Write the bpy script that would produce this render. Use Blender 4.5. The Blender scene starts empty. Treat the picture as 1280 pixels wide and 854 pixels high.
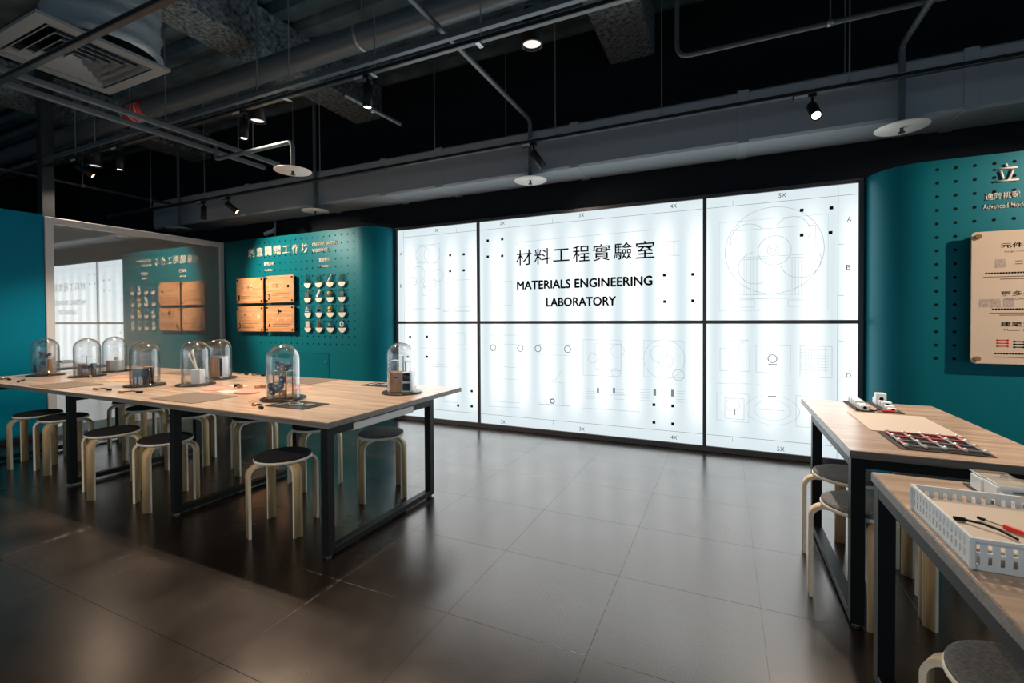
import bpy, math, random
from mathutils import Matrix, Vector
random.seed(7)
SC = bpy.context.scene
COL = SC.collection
PI = math.pi

# ------------------------------------------------------------------ camera, world, exposure
CAMR = [[0.9087767, 0.4172491, -0.0052957], [0.0012943, -0.0155094, -0.9998789], [-0.4172807, 0.9086598, -0.0146346]]
FPX, CX, CY, EYE = 578.9, 640.0, 407.04, 1.31
cam_d = bpy.data.cameras.new('camera')
cam = bpy.data.objects.new('camera', cam_d); COL.objects.link(cam)
cam_d.sensor_width = 36.0; cam_d.lens = FPX / 1280 * 36.0
cam_d.shift_y = (CY - 427.0) / 1280.0
cam_d.clip_start = 0.05
_r, _d, _f = [Vector(v) for v in CAMR]
_m = Matrix((_r, -_d, -_f)).transposed().to_4x4(); _m.translation = (0, 0, EYE)
cam.matrix_world = _m
SC.camera = cam

world = bpy.data.worlds.new('world'); SC.world = world; world.use_nodes = True
world.node_tree.nodes['Background'].inputs[0].default_value = (0.62, 0.83, 1.0, 1)
world.node_tree.nodes['Background'].inputs[1].default_value = 0.66
SC.view_settings.view_transform = 'Standard'; SC.view_settings.look = 'None'
SC.view_settings.exposure = 0.0; SC.view_settings.gamma = 1.0
SC.view_settings.use_curve_mapping = False

WARM = (1.0, 0.80, 0.62)
SPOT_W = 210.0          # table spots on the tracks
PEND_W = 70.0          # cylinder pendants
WALL_W = 520.0          # wall washers
LIGHTBOX = 1.0
PANEL_BOOST = 0.9     # radiance of unseen area lights added before the light wall


def at(px, py, z=None, X=None, Y=None):
    """photo pixel -> point on a horizontal / vertical plane of the room"""
    c = ((px - CX) / FPX, (py - CY) / FPX, 1.0)
    d = Vector((sum(CAMR[k][i] * c[k] for k in range(3)) for i in range(3)))
    t = (z - EYE) / d.z if z is not None else (X / d.x if X is not None else Y / d.y)
    return Vector((0, 0, EYE)) + d * t


# ------------------------------------------------------------------ materials
MATS = {}


def mat(name, col, rough=0.6, metal=0.0, spec=0.5, noise=None, bump=None, emit=None, scale=(1, 1, 1), coat=0.0):
    """procedural principled material; noise=(scale, amount 0..1, detail), bump=(scale, strength)"""
    if name in MATS: return MATS[name]
    m = bpy.data.materials.new(name); m.use_nodes = True
    nt = m.node_tree; b = nt.nodes['Principled BSDF']; lk = nt.links.new
    b.inputs['Base Color'].default_value = (*col, 1); b.inputs['Roughness'].default_value = rough
    b.inputs['Metallic'].default_value = metal; b.inputs['Specular IOR Level'].default_value = spec
    b.inputs['Coat Weight'].default_value = coat
    if noise or bump:
        tc = nt.nodes.new('ShaderNodeTexCoord'); mp = nt.nodes.new('ShaderNodeMapping')
        mp.inputs['Scale'].default_value = scale; lk(tc.outputs['Object'], mp.inputs['Vector'])
    if noise:
        n = nt.nodes.new('ShaderNodeTexNoise'); n.inputs['Scale'].default_value = noise[0]
        n.inputs['Detail'].default_value = noise[2] if len(noise) > 2 else 4
        lk(mp.outputs['Vector'], n.inputs['Vector'])
        r = nt.nodes.new('ShaderNodeValToRGB')
        a = noise[1]
        r.color_ramp.elements[0].position = 0.3; r.color_ramp.elements[1].position = 0.7
        r.color_ramp.elements[0].color = (*[c * (1 - a) for c in col], 1)
        r.color_ramp.elements[1].color = (*[min(1, c * (1 + a)) for c in col], 1)
        lk(n.outputs['Fac'], r.inputs['Fac']); lk(r.outputs['Color'], b.inputs['Base Color'])
    if bump:
        n2 = nt.nodes.new('ShaderNodeTexNoise'); n2.inputs['Scale'].default_value = bump[0]; n2.inputs['Detail'].default_value = 4
        lk(mp.outputs['Vector'], n2.inputs['Vector'])
        bp = nt.nodes.new('ShaderNodeBump'); bp.inputs['Strength'].default_value = bump[1]; bp.inputs['Distance'].default_value = 0.02
        lk(n2.outputs['Fac'], bp.inputs['Height']); lk(bp.outputs['Normal'], b.inputs['Normal'])
    if emit:
        b.inputs['Emission Color'].default_value = (*emit[0], 1); b.inputs['Emission Strength'].default_value = emit[1]
    MATS[name] = m
    return m


def emission(name, col, s):
    m = bpy.data.materials.new(name); m.use_nodes = True; nt = m.node_tree; nt.nodes.clear()
    e = nt.nodes.new('ShaderNodeEmission'); o = nt.nodes.new('ShaderNodeOutputMaterial')
    e.inputs[0].default_value = (*col, 1); e.inputs[1].default_value = s
    nt.links.new(e.outputs[0], o.inputs[0]); MATS[name] = m
    return m


def glass_mat(name, ior, tint=(1, 1, 1), rough=0.0):
    """clear thin glass: fresnel mix of see-through and mirror"""
    m = bpy.data.materials.new(name); m.use_nodes = True; nt = m.node_tree; nt.nodes.clear()
    t = nt.nodes.new('ShaderNodeBsdfTransparent'); t.inputs[0].default_value = (*tint, 1)
    g = nt.nodes.new('ShaderNodeBsdfGlossy'); g.inputs['Roughness'].default_value = rough
    lw_ = nt.nodes.new('ShaderNodeLayerWeight'); lw_.inputs['Blend'].default_value = 0.5
    pw = nt.nodes.new('ShaderNodeMath'); pw.operation = 'POWER'; pw.inputs[1].default_value = 2.6; nt.links.new(lw_.outputs['Facing'], pw.inputs[0])
    f0 = ((ior - 1) / (ior + 1)) ** 2
    f = nt.nodes.new('ShaderNodeMath'); f.operation = 'MULTIPLY_ADD'; f.inputs[1].default_value = 0.88; f.inputs[2].default_value = f0 * 2.4
    nt.links.new(pw.outputs[0], f.inputs[0])
    x = nt.nodes.new('ShaderNodeMixShader'); o = nt.nodes.new('ShaderNodeOutputMaterial')
    nt.links.new(f.outputs[0], x.inputs[0]); nt.links.new(t.outputs[0], x.inputs[1]); nt.links.new(g.outputs[0], x.inputs[2])
    nt.links.new(x.outputs[0], o.inputs[0]); MATS[name] = m
    return m


def wood_mat(name, c1, c2, rough, grain=(1.2, 14, 14), scale=2.2, spec=0.4):
    """stretched-noise wood grain, long along X of the object"""
    m = bpy.data.materials.new(name); m.use_nodes = True; nt = m.node_tree; b = nt.nodes['Principled BSDF']; lk = nt.links.new
    tc = nt.nodes.new('ShaderNodeTexCoord'); mp = nt.nodes.new('ShaderNodeMapping'); mp.inputs['Scale'].default_value = grain
    n = nt.nodes.new('ShaderNodeTexNoise'); n.inputs['Scale'].default_value = scale; n.inputs['Detail'].default_value = 7; n.inputs['Distortion'].default_value = 0.6
    r = nt.nodes.new('ShaderNodeValToRGB'); r.color_ramp.elements[0].position = 0.35; r.color_ramp.elements[1].position = 0.68
    r.color_ramp.elements[0].color = (*c1, 1); r.color_ramp.elements[1].color = (*c2, 1)
    lk(tc.outputs['Object'], mp.inputs['Vector']); lk(mp.outputs['Vector'], n.inputs['Vector']); lk(n.outputs['Fac'], r.inputs['Fac'])
    lk(r.outputs['Color'], b.inputs['Base Color']); b.inputs['Roughness'].default_value = rough; b.inputs['Specular IOR Level'].default_value = spec
    MATS[name] = m
    return m


def floor_mat():
    m = bpy.data.materials.new('floor_resin'); m.use_nodes = True; nt = m.node_tree; b = nt.nodes['Principled BSDF']; lk = nt.links.new
    g = nt.nodes.new('ShaderNodeNewGeometry')
    n = nt.nodes.new('ShaderNodeTexNoise'); n.inputs['Scale'].default_value = 1.5; n.inputs['Detail'].default_value = 8; n.inputs['Roughness'].default_value = 0.65
    r = nt.nodes.new('ShaderNodeValToRGB'); r.color_ramp.elements[0].position = 0.32; r.color_ramp.elements[1].position = 0.72
    r.color_ramp.elements[0].color = (0.0022, 0.0018, 0.0017, 1); r.color_ramp.elements[1].color = (0.013, 0.0062, 0.0040, 1)
    lk(g.outputs['Position'], n.inputs['Vector']); lk(n.outputs['Fac'], r.inputs['Fac']); lk(r.outputs['Color'], b.inputs['Base Color'])
    n2 = nt.nodes.new('ShaderNodeTexNoise'); n2.inputs['Scale'].default_value = 3.0; n2.inputs['Detail'].default_value = 6
    r2 = nt.nodes.new('ShaderNodeMapRange'); r2.inputs['To Min'].default_value = 0.16; r2.inputs['To Max'].default_value = 0.34
    lk(g.outputs['Position'], n2.inputs['Vector']); lk(n2.outputs['Fac'], r2.inputs['Value']); lk(r2.outputs['Result'], b.inputs['Roughness'])
    n3 = nt.nodes.new('ShaderNodeTexNoise'); n3.inputs['Scale'].default_value = 5.0; n3.inputs['Detail'].default_value = 1.5
    bp = nt.nodes.new('ShaderNodeBump'); bp.inputs['Strength'].default_value = 0.05; bp.inputs['Distance'].default_value = 0.002
    lk(g.outputs['Position'], n3.inputs['Vector']); lk(n3.outputs['Fac'], bp.inputs['Height']); lk(bp.outputs['Normal'], b.inputs['Normal'])
    b.inputs['IOR'].default_value = 2.0; b.inputs['Specular Tint'].default_value = (1.0, 0.90, 0.83, 1)
    MATS['floor_resin'] = m
    return m


def lightbox_mat():
    """backlit diffuser: soft vertical bands of the tubes behind it"""
    m = bpy.data.materials.new('lit_diffuser'); m.use_nodes = True; nt = m.node_tree; nt.nodes.clear(); lk = nt.links.new
    g = nt.nodes.new('ShaderNodeNewGeometry'); s = nt.nodes.new('ShaderNodeSeparateXYZ'); lk(g.outputs['Position'], s.inputs[0])
    a = nt.nodes.new('ShaderNodeMath'); a.operation = 'MULTIPLY'; a.inputs[1].default_value = 2 * PI / 0.315; lk(s.outputs['X'], a.inputs[0])
    c = nt.nodes.new('ShaderNodeMath'); c.operation = 'SINE'; lk(a.outputs[0], c.inputs[0])
    r = nt.nodes.new('ShaderNodeMapRange'); r.inputs['From Min'].default_value = -1; r.inputs['From Max'].default_value = 1; lk(c.outputs[0], r.inputs['Value'])
    # bands are weaker towards the ends of the tubes (top and bottom edge)
    h = nt.nodes.new('ShaderNodeMath'); h.operation = 'SUBTRACT'; h.inputs[1].default_value = 1.27; lk(s.outputs['Z'], h.inputs[0])
    h2 = nt.nodes.new('ShaderNodeMath'); h2.operation = 'ABSOLUTE'; lk(h.outputs[0], h2.inputs[0])
    h3 = nt.nodes.new('ShaderNodeMapRange'); h3.inputs['From Min'].default_value = 0.65; h3.inputs['From Max'].default_value = 1.22
    h3.inputs['To Min'].default_value = 1.0; h3.inputs['To Max'].default_value = 0.0; h3.interpolation_type = 'SMOOTHSTEP'; lk(h2.outputs[0], h3.inputs['Value'])
    mu = nt.nodes.new('ShaderNodeMath'); mu.operation = 'MULTIPLY'; lk(r.outputs['Result'], mu.inputs[0]); lk(h3.outputs['Result'], mu.inputs[1])
    mx = nt.nodes.new('ShaderNodeMix'); mx.data_type = 'RGBA'
    mx.inputs[6].default_value = (0.74, 0.845, 0.885, 1); mx.inputs[7].default_value = (1.22, 1.30, 1.31, 1)
    lk(mu.outputs[0], mx.inputs[0])
    e = nt.nodes.new('ShaderNodeEmission'); e.inputs[1].default_value = LIGHTBOX; lk(mx.outputs[2], e.inputs[0])
    o = nt.nodes.new('ShaderNodeOutputMaterial'); lk(e.outputs[0], o.inputs[0]); MATS['lit_diffuser'] = m
    return m


floor_mat(); lightbox_mat()
TEAL = mat('teal_paint', (0.002, 0.140, 0.178), 0.42, spec=0.34, bump=(180, 0.02))
TEAL.node_tree.nodes['Principled BSDF'].inputs['Specular Tint'].default_value = (0.35, 0.85, 1.0, 1)
TEAL_LIT = mat('teal_paint_lit', (0.000, 0.175, 0.275), 0.45, spec=0.25, bump=(180, 0.02))  # teal wall paint made brighter and bluer to stand for light on this wall
TEAL_LIT.node_tree.nodes['Principled BSDF'].inputs['Specular Tint'].default_value = (0.3, 0.85, 1.0, 1)
BLACKWALL = mat('black_wall', (0.006, 0.010, 0.013), 0.8, spec=0.2)
DECK = mat('deck_dark', (0.075, 0.115, 0.135), 0.75, spec=0.25, noise=(3, 0.4))
FIREPROOF = mat('fireproofing', (0.16, 0.20, 0.215), 0.95, spec=0.1, noise=(26, 0.75, 6), bump=(55, 1.0))
PIPE = mat('pipe_grey', (0.10, 0.125, 0.14), 0.42, metal=0.2, spec=0.5)
PIPEDARK = mat('pipe_dark', (0.028, 0.036, 0.042), 0.45, spec=0.4)
STEEL = mat('galvanised', (0.36, 0.39, 0.41), 0.35, metal=0.7)
TRACKM = mat('track_black', (0.008, 0.009, 0.010), 0.35, spec=0.6)
DUCTM = mat('duct_cloth', (0.30, 0.34, 0.37), 0.40, metal=0.1, bump=(6, 0.05))
FOIL = mat('flex_foil', (0.34, 0.39, 0.42), 0.45, metal=0.2, bump=(9, 0.8))
DIFFM = mat('diffuser_grey', (0.22, 0.25, 0.265), 0.5)
WHITEP = mat('white_paint', (0.60, 0.60, 0.60), 0.4)
PLATEM = mat('plate_white', (0.72, 0.70, 0.66), 0.4)
FRAMEM = mat('lightbox_frame', (0.075, 0.072, 0.075), 0.4, metal=0.4)
BLACKM = mat('black_metal', (0.006, 0.007, 0.008), 0.45, spec=0.22)
INK = mat('black_ink', (0.006, 0.007, 0.008), 0.7, spec=0.08)
LETTER = mat('cream_letter', (0.80, 0.74, 0.63), 0.5)
LABELM = mat('cream_label', (0.78, 0.71, 0.58), 0.5)
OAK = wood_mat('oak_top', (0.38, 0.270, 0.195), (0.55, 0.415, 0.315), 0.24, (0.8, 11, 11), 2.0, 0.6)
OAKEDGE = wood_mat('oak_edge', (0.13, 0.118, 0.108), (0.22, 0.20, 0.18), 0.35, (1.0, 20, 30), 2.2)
BIRCH = wood_mat('birch', (0.50, 0.335, 0.165), (0.68, 0.50, 0.28), 0.42, (10, 10, 1.0), 3.0)
BIRCHEDGE = mat('birch_edge', (0.80, 0.73, 0.60), 0.5, noise=(40, 0.1))
FELT = mat('charcoal_felt', (0.020, 0.021, 0.023), 0.9, spec=0.25, noise=(120, 0.35), bump=(300, 0.3))
FELTGREY = mat('grey_felt', (0.15, 0.15, 0.148), 0.9, spec=0.25, noise=(120, 0.3), bump=(300, 0.3))
PANELWOOD = wood_mat('sign_wood', (0.56, 0.250, 0.105), (0.72, 0.38, 0.185), 0.5, (1.0, 12, 12), 3.0)
PRINT = mat('sign_print', (0.22, 0.10, 0.045), 0.6)
PRINTL = mat('sign_etch', (0.76, 0.55, 0.36), 0.6)
MATM = mat('work_mat', (0.150, 0.115, 0.085), 0.7, noise=(60, 0.12))
BRASS = mat('brass', (0.48, 0.25, 0.09), 0.32, metal=0.9)
BOXWOOD = wood_mat('box_wood', (0.33, 0.165, 0.065), (0.46, 0.25, 0.11), 0.5, (6, 6, 1), 3.0)
BASEM = mat('dome_base', (0.020, 0.017, 0.015), 0.25)
CREAM = mat('cream_board', (0.80, 0.62, 0.46), 0.35)
CHROME = mat('chrome', (0.62, 0.64, 0.66), 0.15, metal=1.0)
REDM = mat('red_plastic', (0.80, 0.04, 0.025), 0.35)
PINK = mat('pink_card', (0.78, 0.25, 0.20), 0.6)
YELLOW = mat('yellow_plastic', (0.72, 0.50, 0.10), 0.5)
WHITEPLA = mat('white_plastic', (0.70, 0.77, 0.81), 0.35)
PAPER = mat('paper_sheet', (0.58, 0.50, 0.42), 0.5)
GREYMAT = mat('dark_felt_tray', (0.030, 0.022, 0.018), 0.8)
BALL = mat('steel_ball', (0.80, 0.80, 0.80), 0.18, metal=0.3)
ROD = mat('grey_rod', (0.20, 0.20, 0.20), 0.35)
RODR = mat('pink_rod', (0.50, 0.12, 0.12), 0.35)
GLASS = glass_mat('clear_glass', 1.46)
ACRYLIC = glass_mat('acrylic', 1.40, (0.95, 0.97, 0.97))
SKIRTDARK = mat('skirt_dark', (0.012, 0.014, 0.016), 0.5)
LENSW = emission('lamp_lens_warm', (1.0, 0.78, 0.52), 9.0)
LENSP = emission('lamp_lens_white', (1.0, 0.95, 0.88), 1.0)
LENSOFF = mat('lens_glass', (0.7, 0.7, 0.68), 0.3)
FAINT = emission('print_faint', (0.50, 0.58, 0.62), 0.80)
FAINT2 = emission('print_grey', (0.30, 0.35, 0.38), 0.7)
LINEINK = emission('print_line', (0.26, 0.31, 0.34), 0.75)


def pane_mat():
    m = bpy.data.materials.new('coated_glass'); m.use_nodes = True; nt = m.node_tree; nt.nodes.clear()
    d = nt.nodes.new('ShaderNodeBsdfDiffuse'); d.inputs[0].default_value = (0.30, 0.30, 0.28, 1)
    g = nt.nodes.new('ShaderNodeBsdfGlossy'); g.inputs['Roughness'].default_value = 0.012; g.inputs[0].default_value = (0.95, 0.97, 0.97, 1)
    x = nt.nodes.new('ShaderNodeMixShader'); x.inputs[0].default_value = 0.40
    o = nt.nodes.new('ShaderNodeOutputMaterial')
    nt.links.new(d.outputs[0], x.inputs[1]); nt.links.new(g.outputs[0], x.inputs[2]); nt.links.new(x.outputs[0], o.inputs[0])
    MATS['coated_glass'] = m
    return m


PANE = pane_mat()


# ------------------------------------------------------------------ mesh builder
class MB:
    def __init__(s): s.v = []; s.f = []; s.sm = []

    def add(s, vs, fs, smooth=False, m=None):
        o = len(s.v)
        s.v += [tuple(m @ Vector(v)) if m else tuple(v) for v in vs]
        s.f += [[i + o for i in f] for f in fs]; s.sm += [smooth] * len(fs)
        return s

    def box(s, x0, x1, y0, y1, z0, z1, m=None):
        vs = [(x, y, z) for z in (z0, z1) for y in (y0, y1) for x in (x0, x1)]
        return s.add(vs, [[0, 2, 3, 1], [4, 5, 7, 6], [0, 1, 5, 4], [2, 6, 7, 3], [0, 4, 6, 2], [1, 3, 7, 5]], False, m)

    def bbox(s, x0, x1, y0, y1, z0, z1, b=0.004, m=None):
        """box with chamfered vertical edges and top/bottom rims"""
        pts = [(x0 + b, y0), (x1 - b, y0), (x1, y0 + b), (x1, y1 - b), (x1 - b, y1), (x0 + b, y1), (x0, y1 - b), (x0, y0 + b)]
        cx, cy = (x0 + x1) / 2, (y0 + y1) / 2
        kx, ky = 1 - 2 * b / (x1 - x0), 1 - 2 * b / (y1 - y0)
        vs = []
        for z, k in ((z0, 1), (z0 + b, 0), (z1 - b, 0), (z1, 1)):
            vs += [(cx + (p[0] - cx) * (kx if k else 1), cy + (p[1] - cy) * (ky if k else 1), z) for p in pts]
        fs = [list(range(7, -1, -1)), list(range(24, 32))]
        for r in range(3):
            fs += [[r * 8 + i, r * 8 + (i + 1) % 8, r * 8 + 8 + (i + 1) % 8, r * 8 + 8 + i] for i in range(8)]
        return s.add(vs, fs, False, m)

    def prism(s, poly, z0, z1, smooth=False, m=None):
        n = len(poly)
        s.add([(x, y, z0) for x, y in poly] + [(x, y, z1) for x, y in poly], [list(range(n - 1, -1, -1)), list(range(n, 2 * n))], False, m)
        vs = [(x, y, z) for z in (z0, z1) for x, y in poly]
        return s.add(vs, [[i, (i + 1) % n, n + (i + 1) % n, n + i] for i in range(n)], smooth, m)

    def lathe(s, prof, seg=24, m=None, smooth=True, closed=False):
        """prof: list of (r, z) from bottom to top"""
        n = len(prof); vs = []; fs = []
        for i in range(seg):
            a = 2 * PI * i / seg
            vs += [(r * math.cos(a), r * math.sin(a), z) for r, z in prof]
        for i in range(seg):
            j = (i + 1) % seg
            for k in range(n - 1):
                fs.append([i * n + k, j * n + k, j * n + k + 1, i * n + k + 1])
        return s.add(vs, fs, smooth, m)

    def cyl(s, p0, p1, r, seg=12, r1=None, smooth=True):
        p0, p1 = Vector(p0), Vector(p1); d = p1 - p0
        q = d.to_track_quat('Z', 'Y').to_matrix().to_4x4(); q.translation = p0
        r1 = r if r1 is None else r1; L = d.length
        ring = [(math.cos(2 * PI * i / seg), math.sin(2 * PI * i / seg)) for i in range(seg)]
        vs = [(r * c, r * t, 0) for c, t in ring] + [(r1 * c, r1 * t, L) for c, t in ring]
        s.add(vs, [[i, (i + 1) % seg, seg + (i + 1) % seg, seg + i] for i in range(seg)], smooth, q)
        s.add(vs, [list(range(seg - 1, -1, -1)), list(range(seg, 2 * seg))], False, q)
        return s

    def tube(s, pts, r, seg=8, caps=True):
        pts = [Vector(p) for p in pts]; n = len(pts); vs = []; fs = []
        up = None
        for i, p in enumerate(pts):
            t = (pts[min(i + 1, n - 1)] - pts[max(i - 1, 0)]).normalized()
            if up is None:
                up = Vector((0, 0, 1)) if abs(t.z) < 0.9 else Vector((1, 0, 0))
            a = t.cross(up)
            if a.length < 1e-5: a = t.cross(Vector((0, 1, 0)))
            a.normalize(); b = a.cross(t).normalized(); up = b
            rr = r[i] if isinstance(r, (list, tuple)) else r
            vs += [p + (a * math.cos(2 * PI * k / seg) + b * math.sin(2 * PI * k / seg)) * rr for k in range(seg)]
        for i in range(n - 1):
            fs += [[i * seg + k, i * seg + (k + 1) % seg, (i + 1) * seg + (k + 1) % seg, (i + 1) * seg + k] for k in range(seg)]
        s.add(vs, fs, True)
        if caps:
            s.add(vs[:seg], [list(range(seg))]); s.add(vs[-seg:], [list(range(seg - 1, -1, -1))])
        return s

    def strip(s, pts, w, t):
        """flat bar bent in its thickness direction: pts = (u, z) in the X-Z plane, width w along Y, thickness t"""
        pts = [Vector((p[0], 0, p[1])) for p in pts]; n = len(pts); vs = []
        for i, p in enumerate(pts):
            d = (pts[min(i + 1, n - 1)] - pts[max(i - 1, 0)]).normalized(); nn = Vector((-d.z, 0, d.x))
            for sy in (-1, 1):
                for sn in (-1, 1): vs.append(p + nn * (t / 2 * sn) + Vector((0, w / 2 * sy, 0)))
        flat = []; edge = []
        for i in range(n - 1):
            a, b = i * 4, i * 4 + 4
            flat += [[a, b, b + 2, a + 2], [a + 1, a + 3, b + 3, b + 1]]
            edge += [[a, a + 1, b + 1, b], [a + 2, b + 2, b + 3, a + 3]]
        ends = [[0, 2, 3, 1], [4 * n - 4, 4 * n - 3, 4 * n - 1, 4 * n - 2]]
        return vs, flat, edge, ends

    def sphere(s, c, r, seg=10, rings=6):
        prof = [(max(1e-4, r * math.sin(PI * k / rings)), -r * math.cos(PI * k / rings)) for k in range(rings + 1)]
        return s.lathe(prof, seg, Matrix.Translation(c))

    def mesh(s, name, m):
        me = bpy.data.meshes.new(name); me.from_pydata(s.v, [], s.f); me.update()
        me.polygons.foreach_set('use_smooth', s.sm)
        if m: me.materials.append(MATS[m] if isinstance(m, str) else m)
        return me

    def build(s, name, m, parent=None, loc=None, rot=None):
        return link(name, s.mesh(name, m), parent, loc, rot)


def link(name, me, parent=None, loc=None, rot=None):
    o = bpy.data.objects.new(name, me); COL.objects.link(o)
    if parent: o.parent = parent
    if loc is not None: o.location = loc
    if rot is not None: o.rotation_euler = rot
    return o


def tag(o, label=None, cat=None, group=None, kind=None):
    if label: o['label'] = label
    if cat: o['category'] = cat
    if group: o['group'] = group
    if kind: o['kind'] = kind
    return o


def thing(name, label, cat, loc=(0, 0, 0), rz=0, group=None):
    o = bpy.data.objects.new(name, None); COL.objects.link(o); o.empty_display_size = 0.1
    o.location = loc; o.rotation_euler = (0, 0, rz)
    return tag(o, label, cat, group)


def copy_tree(o, parent=None):
    c = o.copy(); COL.objects.link(c)
    if parent: c.parent = parent
    for ch in list(o.children): copy_tree(ch, c)
    return c


def arc(cx, cy, r, a0, a1, n):
    return [(cx + r * math.cos(math.radians(a0 + (a1 - a0) * i / n)), cy + r * math.sin(math.radians(a0 + (a1 - a0) * i / n))) for i in range(n + 1)]


_txt = {}


def text_mesh(body, m, depth=0.0, weight=0.0):
    """mesh of a line of lettering, centred in a unit box: returns (mesh, width, height)"""
    cu = bpy.data.curves.new('lettering', 'FONT'); cu.body = body; cu.size = 1; cu.extrude = 0; cu.offset = weight; cu.resolution_u = 3
    ob = bpy.data.objects.new('lettering', cu); COL.objects.link(ob)
    dg = bpy.context.evaluated_depsgraph_get(); me = bpy.data.meshes.new_from_object(ob.evaluated_get(dg))
    bpy.data.objects.remove(ob); bpy.data.curves.remove(cu)
    xs = [v.co.x for v in me.vertices]; ys = [v.co.y for v in me.vertices]
    return me, min(xs), max(xs), min(ys), max(ys)


def lettering(name, body, m, x0, x1, z0, z1, y, parent=None, depth=0.0, weight=0.0, keep=False, bold=0.0):
    """lettering standing in the X-Z plane at Y=y, facing -Y, filling the box x0..x1, z0..z1; depth makes it raised"""
    me, a, b, c, d = text_mesh(body, m, 0, weight)
    sx = (x1 - x0) / (b - a); sz = (z1 - z0) / (d - c)
    if keep: sx = sz
    for v in me.vertices: v.co = ((v.co.x - a) * sx + x0, 0, (v.co.y - c) * sz + z0)
    me.materials.clear(); me.materials.append(m)
    if bold:
        vs = [v.co.copy() for v in me.vertices]; fs = [list(p_.vertices) for p_ in me.polygons]; n_ = len(vs)
        sh = [(-bold, 0), (bold, 0), (0, -bold), (0, bold)]
        me = bpy.data.meshes.new(name)
        me.from_pydata([(v.x + a_, -0.0002 * k_, v.z + b2) for k_, (a_, b2) in enumerate(sh) for v in vs], [], [[i_ + k_ * n_ for i_ in f_] for k_ in range(4) for f_ in fs]); me.update(); me.materials.append(m)
    if depth:
        import bmesh
        bm = bmesh.new(); bm.from_mesh(me)
        r = bmesh.ops.extrude_face_region(bm, geom=bm.faces[:])
        for e in r['geom']:
            if isinstance(e, bmesh.types.BMVert): e.co.y += -depth
        bmesh.ops.recalc_face_normals(bm, faces=bm.faces[:])
        bm.to_mesh(me); bm.free()
    o = link(name, me, parent, (0, y, 0))
    return o


# flat print on a wall plane (X-Z plane at Y=y)
class PR:
    def __init__(s): s.b = MB()

    def line(s, x0, z0, x1, z1, w=0.003):
        d = Vector((x1 - x0, z1 - z0)); L = d.length
        if L < 1e-6: return s
        n = Vector((-d.y, d.x)) / L * w / 2
        s.b.add([(x0 - n.x, 0, z0 - n.y), (x1 - n.x, 0, z1 - n.y), (x1 + n.x, 0, z1 + n.y), (x0 + n.x, 0, z0 + n.y)], [[0, 1, 2, 3]])
        return s

    def rect(s, x0, z0, x1, z1, w=0.003):
        s.line(x0, z0, x1, z0, w); s.line(x1, z0, x1, z1, w); s.line(x1, z1, x0, z1, w); s.line(x0, z1, x0, z0, w); return s

    def fill(s, x0, z0, x1, z1):
        s.b.add([(x0, 0, z0), (x1, 0, z0), (x1, 0, z1), (x0, 0, z1)], [[0, 1, 2, 3]]); return s

    def ring(s, cx, cz, r, w=0.003, seg=28, a0=0, a1=360, k=1.0):
        n = max(3, int(seg * (a1 - a0) / 360))
        for i in range(n):
            a = math.radians(a0 + (a1 - a0) * i / n); b = math.radians(a0 + (a1 - a0) * (i + 1) / n)
            ri, ro = r - w / 2, r + w / 2
            s.b.add([(cx + ri * math.cos(a), 0, cz + k * ri * math.sin(a)), (cx + ro * math.cos(a), 0, cz + k * ro * math.sin(a)),
                     (cx + ro * math.cos(b), 0, cz + k * ro * math.sin(b)), (cx + ri * math.cos(b), 0, cz + k * ri * math.sin(b))], [[0, 1, 2, 3]])
        return s

    def disc(s, cx, cz, r, seg=10):
        s.b.add([(cx + r * math.cos(2 * PI * i / seg), 0, cz + r * math.sin(2 * PI * i / seg)) for i in range(seg)], [list(range(seg))]); return s

    def build(s, name, m, y, parent=None): return s.b.build(name, m, parent, (0, y, 0))


def spot_light(name, parent, loc, aim, watts, angle, blend=0.5, col=WARM, size=0.03):
    ld = bpy.data.lights.new(name, 'SPOT'); ld.energy = watts; ld.color = col; ld.spot_size = math.radians(angle); ld.spot_blend = blend; ld.shadow_soft_size = size
    o = bpy.data.objects.new(name, ld); COL.objects.link(o)
    d = Vector(aim) - Vector(loc)
    o.rotation_euler = d.to_track_quat('-Z', 'Y').to_euler(); o.location = loc
    if parent:
        o.parent = parent; o.matrix_parent_inverse = Matrix.Translation(parent.location).inverted()
    return o


# ================================================================== SETTING
WX = -6.95      # left wall plane
GY = 4.60       # face of the teal walls
LY = 4.92       # back plane of the light wall
TX0, TY0, TPX, TPY = -1.121, 1.733, 0.635, 0.61

fl = MB().box(-12, 7, -5, 6, -0.10, -0.0025).build('floor', 'floor_resin'); tag(fl, kind='structure')
tile_me = MB().bbox(0.00065, TPX - 0.00065, 0.00065, TPY - 0.00065, -0.004, 0.0, 0.0003).mesh('floor_tile', 'floor_resin')
for i in range(-10, 7):
    for j in range(-6, 6):
        x = TX0 + i * TPX; y = TY0 + j * TPY
        if x < -7.6: continue
        link('floor_tile', tile_me, fl, (x, y, 0))

ceil = MB().box(-12, 7, -3, 6, 4.50, 4.60).build('ceiling', 'deck_dark'); tag(ceil, kind='structure')
rib_me = MB().prism([(-0.10, 0), (-0.06, -0.09), (0.06, -0.09), (0.10, 0)], -9.5, 9.5).mesh('deck_rib', 'deck_dark')
for k in range(26):
    link('deck_rib', rib_me, ceil, (-2.5, -2.4 + k * 0.32, 4.50), (PI / 2, 0, PI / 2))
wb = MB().box(-12, 7, 5.30, 5.40, 0, 4.5).build('wall_back', 'black_wall'); tag(wb, kind='structure')
ws = MB().box(-11.9, 5.2, LY + 0.02, 5.29, 2.512, 4.5).build('trim_1', 'black_wall'); tag(ws, 'black wall area above the light wall', kind='structure')
wfl = MB().box(-12.1, -12, -5, 5.4, 0, 4.5).build('wall_far_left', 'black_wall'); tag(wfl, kind='structure')

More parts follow.
